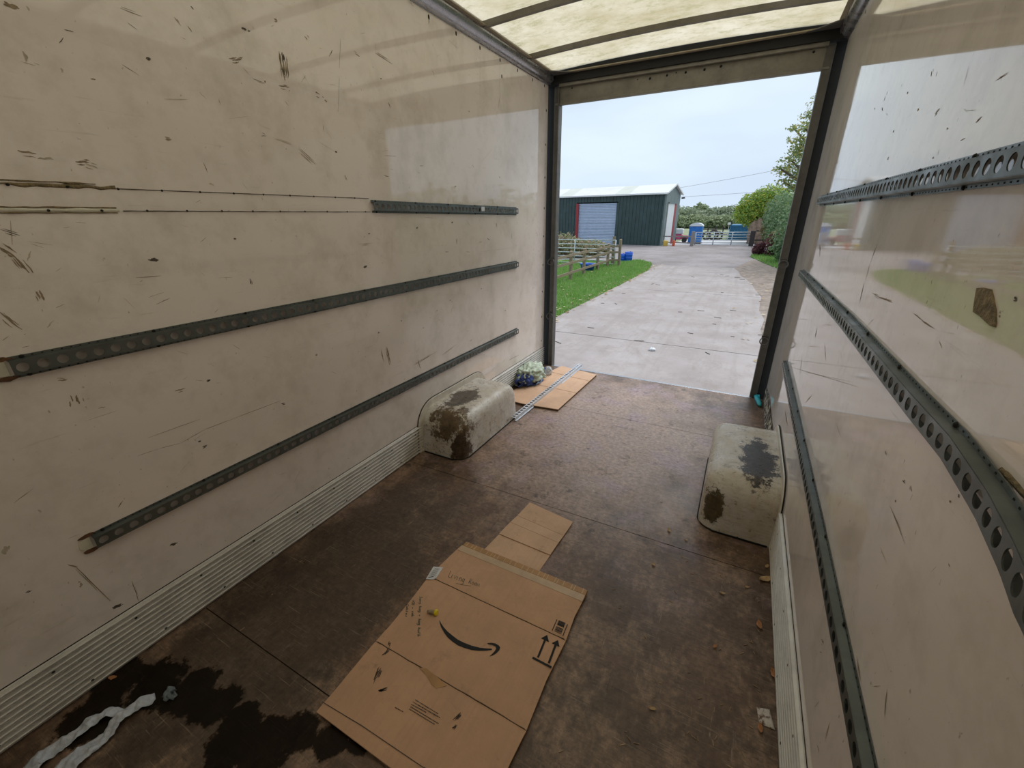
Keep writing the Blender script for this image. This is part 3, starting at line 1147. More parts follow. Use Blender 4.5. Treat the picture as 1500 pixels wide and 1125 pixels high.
# underside layer
mb = MB()
mb.box(x0 + .008, x1 - .006, ys[0] + .006, ys[-1] + .02, .001, .007)
o = mb.build('bottom_layer', M['card_edge'])
kids.append(o)
mb = MB()
mb.box(x0 + .004, x1 - .002, ys[0] + .003, ys[-1] + .01, .0078, .0125)
kids.append(mb.build('middle_layer', M['card']))
for i in range(3):
    mb = MB()
    nx, ny = 20, 12
    top, bot = [], []
    for iy in range(ny + 1):
        for ix in range(nx + 1):
            u_, v_ = ix / nx, iy / ny
            ya, yb = ys[i] + .0012, ys[i + 1] - .0012
            y = ya + (yb - ya) * v_
            xa = x0 - .024 * max(0, 1 - abs(y - 1.043) / .26) - .008 * max(0, 1 - abs(y - .713) / .2)
            x = xa + (x1 + (.006 * abs(2 * v_ - 1)) - xa) * u_
            edge = min(v_, 1 - v_)
            dz = -.0022 * max(0, 1 - edge * 14)
            dz += .0010 * noise.noise(Vector((x * 9, y * 9, i * 3)))
            dz -= .0025 * max(0, 1 - min(u_, 1 - u_) * 20)
            z = ZB + dz
            top.append((x, y, z))
            bot.append((x, y, z - .0045))
    mb.v = top + bot
    n = (nx + 1) * (ny + 1)
    for iy in range(ny):
        for ix in range(nx):
            k = iy * (nx + 1) + ix
            mb.f.append((k, k + 1, k + nx + 2, k + nx + 1))
            mb.f.append((n + k, n + k + nx + 1, n + k + nx + 2, n + k + 1))
    rim = [ix for ix in range(nx + 1)] + [iy * (nx + 1) + nx for iy in range(1, ny + 1)] + [ny * (nx + 1) + ix for ix in range(nx - 1, -1, -1)] + [iy * (nx + 1) for iy in range(ny - 1, 0, -1)]
    for a, b in zip(rim, rim[1:] + rim[:1]):
        mb.f.append((a, n + a, n + b, b))
    kids.append(mb.build('panel', M['card'], None, True))
    md = kids[-1].modifiers.new('e', 'EDGE_SPLIT')
    md.split_angle = math.radians(35)
# dark crease lines between the panels
for y in ys[1:3]:
    mb = MB()
    pts = [(x0 + (x1 - x0) * k / 24, y + .002 * noise.noise(Vector((k * .7, y, 0))), ZB - .0016) for k in range(25)]
    mb.tube(pts, .0016, 5)
    kids.append(mb.build('crease', M['card_edge'], None, True))
# torn skin on the crease and a gouge
def flat(name, mat, px, z=ZB + .0009, th=.0004, ox=0, oy=0, sc=1.0):
    mb = MB()
    P = [on_z(ox + x / sc, oy + y / sc, z) for x, y in px]
    mb.prism(P, (0, 0, th))
    o = mb.build(name, mat)
    kids.append(o)
    return o


def stroke(mb, pts, wd, z=ZB + .0010, world=False):
    P = [Vector(p) if world else on_z(p[0], p[1], z) for p in pts]
    L_, R2 = [], []
    for i, p in enumerate(P):
        d = (P[min(i + 1, len(P) - 1)] - P[max(i - 1, 0)])
        d.z = 0
        d.normalize()
        nn = Vector((-d.y, d.x, 0)) * wd / 2
        L_.append(p + nn)
        R2.append(p - nn)
    n = len(P)
    vs2 = L_ + R2
    up = Vector((0, 0, .0004))
    mb.add([q + up for q in vs2], [(i, i + 1, n + i + 1, n + i) for i in range(n - 1)])


flat('torn_skin', M['tape_brown'], [(770, 168), (812, 172), (905, 245), (945, 285), (880, 300), (845, 275), (815, 215)], ox=440, oy=940, sc=4.41)
mb = MB()
for (a, b) in [((570, 25), (585, 0)), ((530, 95), (575, 45)), ((465, 262), (520, 160)), ((485, 235), (528, 180)), ((500, 330), (560, 300)), ((515, 320), (545, 310)), ((990, 515), (1040, 460)), ((985, 565), (1010, 545))]:
    A = (440 + a[0] / 4.41, 940 + a[1] / 4.41)
    B = (440 + b[0] / 4.41, 940 + b[1] / 4.41)
    for k in range(7):
        j = lambda: U(-2.6, 2.6)
        t0, t1 = U(0, .4), U(.6, 1)
        a_, b_ = Vector(A).lerp(Vector(B), t0), Vector(A).lerp(Vector(B), t1)
        stroke(mb, [(a_.x + j(), a_.y + j()), (b_.x + j(), b_.y + j())], U(.0008, .0026))
o = mb.build('black_smears', M['ink_fine'])
o['kind'] = 'stuff'
kids.append(o)
# curved arrow logo
smile = [(318, 638), (332, 668), (352, 696), (380, 727), (412, 753), (452, 784), (500, 808), (552, 828), (610, 843), (660, 849), (702, 851), (703, 860), (660, 865), (610, 866), (552, 860), (500, 845), (452, 826), (412, 798), (380, 770), (352, 733), (330, 692), (320, 660)]
flat('logo_curve', M['ink'], smile, ox=580, oy=780, sc=5)
flat('logo_arrowhead', M['ink'], [(670, 811), (700, 808), (728, 813), (752, 826), (764, 841), (757, 862), (735, 884), (708, 900), (685, 908), (706, 888), (724, 868), (734, 850), (728, 834), (705, 824), (672, 817)], ox=580, oy=780, sc=5)
# this-way-up mark
for (tip, b1, b2, s1, s2) in [((1108, 750), (1062, 775), (1120, 803), (1092, 788), (1040, 916)), ((1187, 788), (1140, 811), (1198, 838), (1169, 824), (1119, 957))]:
    flat('up_arrowhead', M['ink'], [tip, b1, b2], ox=580, oy=780, sc=5)
    mb = MB()
    stroke(mb, [(580 + s1[0] / 5, 780 + s1[1] / 5), (580 + s2[0] / 5, 780 + s2[1] / 5)], .0075)
    kids.append(mb.build('up_arrow_shaft', M['ink']))
mb = MB()
stroke(mb, [(580 + 1000 / 5, 780 + 916 / 5), (580 + 1139 / 5, 780 + 989 / 5)], .008)
kids.append(mb.build('up_arrow_base', M['ink']))
# barcode by the crease
mb = MB()
for (a, b, w_) in [((1180, 637), (1143, 720), .0028), ((1257, 672), (1222, 758), .0028)]:
    stroke(mb, [(580 + a[0] / 5, 780 + a[1] / 5), (580 + b[0] / 5, 780 + b[1] / 5)], w_)
rb = random.Random(5)
for k in range(17):
    t_ = k / 16
    if .42 < t_ < .56:
        continue
    a = Vector((1192, 645)).lerp(Vector((1160, 722)), t_)
    b = Vector((1242, 665)).lerp(Vector((1210, 744)), t_)
    stroke(mb, [(580 + a.x / 5, 780 + a.y / 5), (580 + b.x / 5, 780 + b.y / 5)], rb.choice((.0012, .0018, .0026)))
kids.append(mb.build('barcode', M['ink']))
# fine print lines
mb = MB()
for (a, b) in [((742, 375), (890, 466)), ((727, 389), (903, 492)), ((716, 404), (815, 458)), ((712, 420), (895, 531)), ((704, 434), (870, 536)), ((612, 425), (665, 453))]:
    A, B = Vector(a), Vector(b)
    n = max(3, int((B - A).length / 9))
    for k in range(n):
        p_, q_ = A.lerp(B, k / n), A.lerp(B, (k + rb.uniform(.55, .9)) / n)
        stroke(mb, [(440 + p_.x / 4.41, 940 + p_.y / 4.41), (440 + q_.x / 4.41, 940 + q_.y / 4.41)], .0028)
o = mb.build('fine_print', M['ink_fine'])
o['kind'] = 'stuff'
kids.append(o)
# thin printed line near the front edge
mb = MB()
stroke(mb, [(440 + 140 / 4.41, 940 + 388 / 4.41), (440 + 400 / 4.41, 940 + 545 / 4.41), (440 + 790 / 4.41, 940 + 810 / 4.41), (760, 1185)], .0022)
kids.append(mb.build('printed_line', M['ink_fine']))
# white sticker with its own barcode
flat('sticker', M['sticker'], [(275, 250), (346, 256), (297, 332), (270, 345), (219, 340)], ox=580, oy=780, sc=5)
mb = MB()
for k in range(8):
    a = Vector((282, 262)).lerp(Vector((248, 312)), k / 7)
    stroke(mb, [(580 + a.x / 5, 780 + a.y / 5), (580 + (a.x + 40) / 5, 780 + (a.y + 6) / 5)], .0014, ZB + .0016)
stroke(mb, [(580 + 238 / 5, 780 + 330 / 5), (580 + 275 / 5, 780 + 322 / 5)], .004, ZB + .0016)
kids.append(mb.build('sticker_barcode', M['ink_fine']))
# tape along the far end, then the reinforced brown tape over the edge
mb = MB()
mb.box(x0 + .002, x1 + .004, 1.228, 1.262, ZB + .0002, ZB + .0010)
kids.append(mb.build('clear_tape', M['tape']))
mb = MB()
mb.extrude_y([(x0 + .004, .004), (x0 + .004, .0205), (x1 + .006, .0205), (x1 + .006, .004)], 1.262, 1.293, True, True)
kids.append(bevel(mb.build('tape_edge', M['tape_brown']), .004))
mb = MB()
xq = x0 + .02
while xq < x1:
    mb.box(xq, xq + U(.002, .004), 1.264, 1.292, .0205, .0211)
    xq += U(.012, .036)
kids.append(mb.build('tape_threads', M['tape_line']))
kids[-1]['kind'] = 'stuff'
# handwriting: letters as pen strokes in a unit box
GL = {
    'L': [[(0, 1), (.03, 0), (.55, .02)]], 'i': [[(.1, .55), (.12, 0)], [(.1, .78), (.13, .8)]], 'v': [[(0, .55), (.22, 0), (.45, .58)]],
    'n': [[(0, .55), (.03, 0)], [(.03, .4), (.25, .56), (.42, .4), (.44, 0)]], 'g': [[(.42, .5), (.15, .55), (0, .25), (.2, .02), (.42, .2), (.45, .55), (.43, -.25), (.2, -.4), (0, -.28)]],
    'R': [[(0, 0), (.03, 1), (.4, .92), (.42, .6), (.05, .5), (.5, 0)]], 'o': [[(.22, .55), (.02, .35), (.1, .04), (.35, .05), (.45, .35), (.22, .55)]],
    'm': [[(0, 0), (.05, .55), (.2, .1), (.38, .55), (.5, 0)]], 'S': [[(.45, .88), (.2, 1), (.02, .78), (.42, .38), (.3, .02), (.0, .1)]], 'y': [[(0, .55), (.2, .05)], [(.45, .58), (.15, -.4)]],
    'b': [[(.02, 1), (.05, 0), (.35, .05), (.42, .35), (.2, .52), (.05, .35)]], 'a': [[(.4, .5), (.1, .5), (0, .2), (.15, .02), (.4, .2), (.42, .55), (.46, 0)]], 'u': [[(0, .55), (.05, .1), (.25, .02), (.4, .2)], [(.42, .55), (.45, 0)]],
    'l': [[(.1, 1), (.14, 0)]], 'k': [[(.0, 1), (.02, 0)], [(.4, .6), (.04, .28), (.45, 0)]], '+': [[(.0, .3), (.4, .3)], [(.2, .5), (.2, .1)]], 'V': [[(0, .9), (.22, 0), (.45, .95)]], 'c': [[(.4, .48), (.12, .52), (0, .25), (.15, .02), (.4, .1)]],
    'C': [[(.5, .85), (.2, 1), (0, .5), (.18, .03), (.5, .12)]], 'e': [[(.02, .3), (.4, .32), (.22, .55), (0, .3), (.15, .02), (.4, .08)]], 's': [[(.35, .5), (.08, .5), (.3, .22), (.22, .02), (.0, .05)]], 't': [[(.2, .95), (.22, .02), (.35, .05)], [(.02, .62), (.4, .64)]], 'd': [[(.42, 1), (.42, 0)], [(.42, .4), (.15, .52), (0, .2), (.2, .0), (.4, .15)]], 'h': [[(0, 1), (.03, 0)], [(.03, .35), (.25, .52), (.4, .3), (.42, 0)]]}


def write(text, pa, pb, hpx, wd, mat, name):
    """text along pixel line pa->pb on the box top, letters standing hpx (pixel vector) tall"""
    A, B = on_z(pa[0], pa[1], ZB + .001), on_z(pb[0], pb[1], ZB + .001)
    Hh = on_z(pa[0] + hpx[0], pa[1] + hpx[1], ZB + .001) - A
    adv = (B - A) / (len(text) * .62)
    mb = MB()
    for i, ch in enumerate(text):
        for st in GL.get(ch, []):
            stroke(mb, [A + adv * (i * .62 + q[0]) + Hh * q[1] for q in st], wd, world=True)
    o = mb.build(name, mat)
    kids.append(o)
    return o


pc = lambda x, y: (580 + x / 5, 780 + y / 5)
write('Living', pc(382, 325), pc(500, 368), (4, -9), .0022, M['pen'], 'handwriting')
write('Room', pc(532, 372), pc(612, 398), (3, -7), .0022, M['pen'], 'handwriting')
mb = MB()
stroke(mb, [pc(440, 372), pc(500, 386), pc(548, 392)], .0016)
kids.append(mb.build('handwriting_underline', M['pen']))
ph = lambda x, y: (590 + x / 16.07, 870 + y / 16.07)
write('Sony bag + bag bulb', ph(395, 60), ph(345, 1010), (4.2, .6), .0020, M['pen'], 'handwriting')
write('VCR + cab', ph(215, 140), ph(205, 540), (4.0, .5), .0020, M['pen'], 'handwriting')
write('Cables', ph(85, 240), ph(60, 560), (3.6, .5), .0020, M['pen'], 'handwriting')
adopt(box, *kids)
_by = {k.name: k for k in kids}
for a_, b_ in (('sticker_barcode', 'sticker'), ('tape_threads', 'tape_edge')):
    _by[a_].parent = _by[b_]
    _by[a_].location = (0, 0, 0)

# yellow-tipped plug lying on the box
pg = empty('wooden_plug', on_z(634, 897, ZB))
tag(pg, 'small brown plug with a bright yellow end, lying on the flattened box', 'plug')
A, B = on_z(626, 895.5, ZB + .008), on_z(637, 897, ZB + .010)
mb = MB()
mb.tube([A, A.lerp(B, .4), B], [.0055, .0078, .0085], 10)
o1 = mb.build('shaft', M['scuff_brown'], None, True)
C2 = B + (B - A).normalized() * .010
mb = MB()
mb.tube([B - (B - A).normalized() * .002, B, C2, C2 + (B - A).normalized() * .002], [.008, .0115, .0115, .008], 10)
o2 = mb.build('yellow_end', plain('yellow_plastic', (.72, .58, .02), .4), None, True)
adopt(pg, o1, o2)

# smaller cardboard offcut poking out from under the big box
oc = empty('cardboard_offcut', (-.70, 1.5, 0))
tag(oc, 'small creased cardboard strip poking out from under the flattened box', 'cardboard')
kids = []
ca, cb_, cc, cdn = Vector((-.816, 1.707, 0)), Vector((-.551, 1.668, 0)), Vector((-.575, 1.300, 0)), Vector((-.862, 1.300, 0))
ts = [0, .30, .46, .70, 1.0]
zz = [.010, .004, .007, .004, .003]
for i in range(4):
    mb = MB()
    P = []
    for (u_, z_) in ((ts[i], zz[i]), (ts[i + 1] - .004, zz[i + 1])):
        l_, r_ = ca.lerp(cdn, u_), cb_.lerp(cc, u_)
        P.append((l_, r_, z_))
    a = [Vector((P[0][0].x, P[0][0].y, P[0][2])), Vector((P[0][1].x, P[0][1].y, P[0][2])), Vector((P[1][1].x, P[1][1].y, P[1][2])), Vector((P[1][0].x, P[1][0].y, P[1][2]))]
    if i == 3:
        a[2].z = a[3].z = .0006
        a[0].z = a[1].z = .004
    mb.prism(a, (0, 0, .0045 if i < 3 else .0008))
    kids.append(mb.build('panel', M['card_pale']))
adopt(oc, *kids)

# flat cardboard sheet by the rear sill
cs = empty('cardboard_sheet', (-1.38, 3.3, 0))
tag(cs, 'clean pale cardboard sheet lying by the rear sill under the loose track', 'cardboard')
kids = []
q0, q1, q2, q3 = Vector((-1.42, 2.845, 0)), Vector((-1.675, 2.86, 0)), Vector((-1.50, 3.875, 0)), Vector((-1.095, 3.785, 0))
qd = Vector((-1.128, 2.875, 0))
low = [q0, q1, q2, q3, qd]
mb = MB()
mb.prism([Vector((q.x, q.y, .001)) for q in low], (0, 0, .012))
kids.append(mb.build('lower_layer', M['card_edge']))
split = lambda t_: (q1.lerp(q2, t_) if t_ > 0 else q0, qd.lerp(q3, t_))
for (ta, tb) in ((0, .42), (.425, .78), (.785, 1.0)):
    la, ra = (q1.lerp(q2, ta), qd.lerp(q3, ta))
    lb, rb2 = (q1.lerp(q2, tb), qd.lerp(q3, tb))
    P = ([q0] if ta == 0 else []) + [la, lb, rb2, ra]
    mb = MB()
    mb.prism([Vector((q.x, q.y, .0135)) for q in P], (0, 0, .005))
    kids.append(bevel(mb.build('panel', M['card_pale']), .0015))
adopt(cs, *kids)

# loose track lying over the sheet
lt = empty('lashing_track', (-1.34, 3.2, 0))
tag(lt, 'loose bright galvanised lashing track lying across the cardboard sheet', 'track', 'lashing tracks on the side walls')
del lt['group']
LT = .055


def loose_track():
    # build flat with the generic mesher along y, then tilt into place
    tmp = empty('tmp')
    o = track_mesh('channel', M['rail_bright'], lambda y: (0, 0), 1, 0, 1.372, tmp, D=.028, rad=.0135)
    kids_ = [o] + list(o.children)
    A = Vector((-1.372, 2.555, .004))
    B = Vector((-1.315, 3.92, .0225))
    dy = (B - A).normalized()
    # profile: local z (across) -> horizontal, local x (depth) -> up
    across = Vector((dy.y, -dy.x, 0)).normalized()
    up = across.cross(dy).normalized()
    Mx = Matrix(((up.x, dy.x, across.x, A.x), (up.y, dy.y, across.y, A.y), (up.z, dy.z, across.z, A.z), (0, 0, 0, 1)))
    done = set()
    for k in kids_:
        if k.name.startswith('screw'):
            bpy.data.objects.remove(k)
            continue
        if k.data.name not in done:
            k.data.transform(Mx)
            done.add(k.data.name)
        if k is o:
            k.location = -Vector(lt.location)
            k.parent = lt
    bpy.data.objects.remove(tmp)


loose_track()

# ================================================================== RAG, BOTTLE, LITTER
def crumple(name, mat, c_, rad, seed, amp=.35, sub=4, freq=2.2, flat_z=True, parent=None, sharp=.8):
    bm = bmesh.new()
    bmesh.ops.create_icosphere(bm, subdivisions=sub, radius=1)
    for v_ in bm.verts:
        d = v_.co.normalized()
        p_ = d * freq + Vector((seed, seed * 1.7, 0))
        a = noise.noise(p_) + .55 * (1 - 2 * abs(noise.noise(p_ * 2.1 + Vector((5, 1, 2))))) * sharp + .3 * noise.noise(p_ * 4.3)
        r = 1 + amp * (a - .2)
        v_.co = Vector((d.x * rad[0], d.y * rad[1], d.z * rad[2])) * r
        if flat_z and v_.co.z < -rad[2] * .8:
            v_.co.z = -rad[2] * .8 + (v_.co.z + rad[2] * .8) * .05
    me = bpy.data.meshes.new(name)
    bm.to_mesh(me)
    bm.free()
    me.polygons.foreach_set('use_smooth', [True] * len(me.polygons))
    me.materials.append(mat)
    o = bpy.data.objects.new(name, me)
    o.location = c_
    COL.objects.link(o)
    return o


M['rag_green'] = plain('faded_green_cloth', (.47, .55, .46), .9, 0, .25, 25, .5)
M['rag_blue'] = plain('navy_cloth', (.035, .065, .22), .85, 0, .4, 30, .4)
M['rag_light'] = plain('light_blue_cloth', (.25, .31, .42), .85, 0, .2, 30, .3)
rc = on_z(775, 549, .085)
rag = empty('crumpled_rag', (rc.x, rc.y, .0185))
tag(rag, 'crumpled green and navy cloth heaped against the left wall', 'cloth')
b1 = crumple('green_cloth', M['rag_green'], rc + Vector((0, .02, 0)), (.115, .170, .088), 3.1, .50, 5, 1.7)
b2 = crumple('green_fold', M['rag_green'], rc + Vector((.045, .09, -.012)), (.062, .075, .060), 8.2, .5, 4, 2.3)
b3 = crumple('navy_fold', M['rag_blue'], rc + Vector((.01, -.115, -.012)), (.070, .055, .058), 5.7, .5, 4, 2.1)
mb = MB()
pts = []
for k in range(15):
    t_ = k / 14
    an = -2.4 + 2.9 * t_
    pts.append((rc.x + .108 * math.cos(an), rc.y + .02 + .15 * math.sin(an), .034 + .012 * math.sin(k * 1.3)))
mb.tube(pts, [.012 + .004 * math.sin(k * 2.1) for k in range(15)], 8)
b4 = mb.build('navy_hem', M['rag_blue'], None, True)
mb = MB()
pts = [(rc.x + .118 + .006 * math.sin(k), rc.y - .09 + k * .012, .040 + .012 * math.sin(k * .8)) for k in range(12)]
mb.tube(pts, .007, 7)
b5 = mb.build('light_blue_hem', M['rag_light'], None, True)
# rolled sleeve, an open spiral tube
mb = MB()
for k in range(26):
    t_ = k / 25
    an = t_ * 3.6 * math.pi
    r0 = .038 - .018 * t_
    for s_ in (0, 1):
        ax = Vector((.55, -.75, .15)).normalized()
        e1 = ax.cross(Vector((0, 0, 1))).normalized()
        e2 = e1.cross(ax)
        q = Vector((rc.x - .03, rc.y - .16, .060)) + ax * (.075 * s_ - .01) + (e1 * math.cos(an) + e2 * math.sin(an)) * r0
        mb.v.append(tuple(q))
for k in range(25):
    mb.f.append((2 * k, 2 * k + 1, 2 * k + 3, 2 * k + 2))
b6 = mb.build('rolled_sleeve', M['rag_blue'], None, True)
md = b6.modifiers.new('s', 'SOLIDIFY')
md.thickness = .004
adopt(rag, b1, b2, b3, b4, b5, b6)

t = NT('crumpled_clear_plastic')
M['plastic'] = t.bsdf((.82, .88, .95), .18, 0, t.bump(t.noise(t.coord(), 30, 4), .5, .01), Transmission_Weight=.55, IOR=1.35)
pc_ = on_z(803, 545, .045)
bt = empty('plastic_bottle', (pc_.x, pc_.y, .0185))
tag(bt, 'crumpled clear plastic bottle with a blue cap on the cardboard sheet', 'bottle')
o1 = crumple('crushed_body', M['plastic'], Vector((pc_.x, pc_.y, .055)), (.034, .040, .048), 12.3, .35, 4, 2.2, False)
mb = MB()
cp = Vector((pc_.x - .052, pc_.y + .03, .062))
mb.tube([cp, cp + Vector((.030, -.016, -.004))], [.015, .015], 14)
o2 = mb.build('blue_cap', plain('blue_cap', (.02, .06, .32), .4), None)
adopt(bt, o1, o2)

# turquoise glove-like rag by the right post
M['cyan'] = plain('turquoise_rubber', (.03, .42, .50), .5, 0, .2, 40, .3)
g0, g1 = on_z(1108, 580, .016), on_z(1113, 593, .018)
gl = empty('rubber_glove', ((g0.x + g1.x) / 2, (g0.y + g1.y) / 2, 0))
tag(gl, 'crumpled turquoise glove at the foot of the right door post', 'glove')
mb = MB()
d = (g1 - g0)
mb.tube([g0 - d * .1, g0 + d * .2, g0 + d * .55, g0 + d * .9, g1 + d * .08], [.013, .022, .019, .017, .008], 10)
o1 = mb.build('palm', M['cyan'], None, True)
mb = MB()
for k in range(3):
    sx = Vector((d.y, -d.x, 0)).normalized() * (.014 * (k - 1))
    mb.tube([g0 + sx + d * .05, g0 + sx * 1.5 - d * .18 + Vector((0, 0, .006)), g0 + sx * 1.6 - d * .35], [.008, .008, .005], 7)
o2 = mb.build('fingers', M['cyan'], None, True)
adopt(gl, o1, o2)

# fallen leaves on the load floor
M['leaf_orange'] = plain('dead_leaf_orange', (.45, .20, .08), .6, 0, .35, 60, .3)
M['leaf_tan'] = plain('dead_leaf_tan', (.48, .32, .16), .65, 0, .3, 60, .3)
leaf_spots = [(1120.5, 850, .034, 40, 'leaf_tan', 'largest curled tan leaf, against the ribbed plate below the right wheel box'), (1123, 831, .016, 70, 'leaf_tan', 'small tan leaf beside the foot of the right wheel box'),
              (1094, 861, .012, 20, 'leaf_tan', 'tiny tan leaf left of the largest curled leaf'), (1112, 917, .022, 100, 'leaf_orange', 'pointed orange leaf close to the right ribbed plate'), (1133, 989, .022, 110, 'leaf_orange', 'orange leaf touching the right ribbed plate'),
              (1113, 1068, .017, 95, 'leaf_orange', 'brown leaf below the scrap of paper'), (1047, 948, .013, 60, 'leaf_orange', 'small orange leaf in the open floor right of the box'), (980, 778, .017, 120, 'leaf_tan', 'pale leaf on the boards left of the right wheel box'),
              (957, 828, .014, 130, 'leaf_tan', 'narrow tan chip on the boards beside the seam'), (1058, 870, .014, 10, 'leaf_tan', 'narrow curled leaf between the right wheel box and the box'), (955, 1039, .014, 10, 'leaf_tan', 'lone chip of dead leaf near the bottom of the frame'),
              (166, 994, .016, 30, 'leaf_orange', 'orange leaf by the left ribbed plate near the stain'), (1005, 792, .010, 0, 'leaf_tan', 'tiny pale chip near the right wheel box corner')]
for (px, py, sz, an, mt, lb) in leaf_spots:
    c_ = on_z(px, py, 0)
    mb = MB()
    n = 7
    for i in range(n + 1):
        t_ = i / n
        ww = sz * .42 * math.sin(math.pi * min(1, t_ * .95 + .04)) ** .8 + .0004
        x = sz * (2 * t_ - 1) * .9
        zc = .0025 + sz * .22 * (2 * t_ - 1) ** 2
        for s_ in (-1, 0, 1):
            mb.v.append((x, s_ * ww * U(.8, 1.15), zc + (sz * .20 * U(.6, 1.2) if s_ else 0)))
    for i in range(n):
        for k in range(2):
            q_ = 3 * i + k
            mb.f.append((q_, q_ + 1, q_ + 4, q_ + 3))
    o = mb.build('fallen_leaf', M[mt], None, True)
    md = o.modifiers.new('s', 'SOLIDIFY')
    md.thickness = .0006
    o.location = (c_.x, c_.y, .0008)
    o.rotation_euler = (0, 0, math.radians(an))
    tag(o, lb, 'leaf', 'dead leaves on the load floor')

# fine crumbs of wood and grit
mb = MB()
rg = random.Random(11)
for i in range(150):
    if i < 105:
        x, y = XR - .03 - abs(rg.gauss(0, .22)), rg.uniform(.35, 1.9)
    else:
        x, y = rg.uniform(XL + .05, XR - .05), rg.uniform(.3, 3.8)
    if x < -.34 and y < 1.75 and x > -1.0:
        continue
    l_ = rg.uniform(.002, .009)
    an = rg.uniform(0, 3.2)
    Mx = Matrix.Translation((x, y, .0006)) @ Matrix.Rotation(an, 4, 'Z')
    mb.box(-l_, l_, -.0012, .0012, 0, .0016, Mx)
o = mb.build('wood_crumbs', plain('grit', (.30, .21, .13), .8, 0, .4, 30))
tag(o, 'fine crumbs of wood and grit strewn over the boards', 'debris', kind='stuff')

# scrap of printed paper
sp = [(1108, 1036), (1127, 1040), (1135, 1070), (1112, 1060)]
P = [on_z(x, y, .0012) for x, y in sp]
mb = MB()
cpp = sum(P, Vector()) / 4
nn = 6
for i in range(nn + 1):
    for j in range(nn + 1):
        a = P[0].lerp(P[1], i / nn)
        b = P[3].lerp(P[2], i / nn)
        q = a.lerp(b, j / nn)
        mb.v.append((q.x, q.y, .0015 + .003 * (noise.noise(Vector((q.x * 30, q.y * 30, 0))) + .6)))
for i in range(nn):
    for j in range(nn):
        k = i * (nn + 1) + j
        mb.f.append((k, k + 1, k + nn + 2, k + nn + 1))
t = NT('dirty_paper')
c = t.ramp(t.noise(t.coord((1, 1, 1)), 60, 6, .7), [(.42, (.16, .09, .06)), (.52, (.60, .55, .50)), (.8, (.66, .62, .58))])
o = mb.build('paper_scrap', t.bsdf(c, .8), None, True)
md = o.modifiers.new('s', 'SOLIDIFY')
md.thickness = .0004
rebase(o, (cpp.x, cpp.y, 0))
tag(o, 'dirty white scrap of paper beside the right ribbed plate', 'paper')

# torn white plastic strip in the lower left
strip = empty('torn_plastic_strip', on_z(150, 1085, 0))
tag(strip, 'torn twisted white plastic strip lying on the wet boards', 'plastic')
M['strip'] = plain('white_film', (.50, .53, .60), .38, 0, .15, 40, .5)


def ribbon(name, pix, wds, zs):
    mb = MB()
    pts = [on_z(x, y, 0) for x, y in pix]
    # resample
    R3 = []
    for i in range(len(pts) - 1):
        for k in range(9):
            t_ = k / 9
            R3.append((pts[i].lerp(pts[i + 1], t_), wds[i] * (1 - t_) + wds[i + 1] * t_, zs[i] * (1 - t_) + zs[i + 1] * t_))
    R3.append((pts[-1], wds[-1], zs[-1]))
    m_ = 10
    for i, (p_, w_, z_) in enumerate(R3):
        d = R3[min(i + 1, len(R3) - 1)][0] - R3[max(i - 1, 0)][0]
        d.normalize()
        nn_ = Vector((-d.y, d.x, 0))
        for k in range(m_ + 1):
            s_ = 2 * k / m_ - 1
            q = p_ + nn_ * s_ * w_ * .5
            z = z_ + .014 * (noise.noise(Vector((q.x * 26, q.y * 26, zs[0] * 90))) + .3) + .010 * noise.noise(Vector((q.x * 70, q.y * 70, 1)))
            mb.v.append((q.x, q.y, max(.002, z)))
    for i in range(len(R3) - 1):
        for k in range(m_):
            q_ = i * (m_ + 1) + k
            mb.f.append((q_, q_ + 1, q_ + m_ + 2, q_ + m_ + 1))
    o = mb.build(name, M['strip'], None, True)
    md_ = o.modifiers.new('s', 'SOLIDIFY')
    md_.thickness = .0008
    return o


k1 = ribbon('twisted_film', [(228, 1022), (205, 1036), (188, 1048), (172, 1063), (158, 1080), (130, 1100), (105, 1122), (80, 1150)], [.036, .042, .038, .036, .042, .058, .066, .07], [.006, .008, .012, .008, .006, .006, .006, .006])
k2 = ribbon('film_strand', [(182, 1046), (160, 1048), (140, 1058), (122, 1072), (100, 1088), (78, 1100), (52, 1122), (30, 1150)], [.026, .030, .032, .034, .040, .050, .060, .07], [.010, .014, .012, .008, .008, .007, .006, .006])
adopt(strip, k1, k2)
t = NT('clear_film')
M['film'] = t.bsdf((.55, .62, .66), .15, 0, None, Transmission_Weight=.75, IOR=1.2)
fc = on_z(249, 1020, 0)
mb = MB()
for k, (an, l_, h_) in enumerate(((.3, .030, .020), (1.5, .024, .026), (2.5, .026, .016), (3.6, .022, .022), (5.0, .020, .014))):
    m_ = 7
    for i in range(m_):
        for j in range(4):
            t_ = i / (m_ - 1)
            nz_v = noise.noise_vector(Vector((k * 3.1 + t_ * 2.2, j * .9, 5)))
            q = fc + Vector((math.cos(an), math.sin(an), 0)) * l_ * (t_ - .15) + Vector((-math.sin(an), math.cos(an), 0)) * (.010 * (j - 1.5) * (1 - t_ * .4))
            q = q + nz_v * .006
            q.z = max(.0015, .004 + h_ * (.5 + .5 * math.sin(j * 2.2 + k)) * math.sin(math.pi * (t_ * .8 + .1)) + nz_v.z * .004)
            mb.v.append(tuple(q))
    b0_ = k * m_ * 4
    for i in range(m_ - 1):
        for j in range(3):
            q_ = b0_ + i * 4 + j
            mb.f.append((q_, q_ + 1, q_ + 5, q_ + 4))
fo = rebase(mb.build('clear_film_scrap', M['film'], None, True), fc)
md = fo.modifiers.new('s', 'SOLIDIFY')
md.thickness = .0005
tag(fo, 'crumpled scrap of clear film beside the torn white strip', 'plastic')

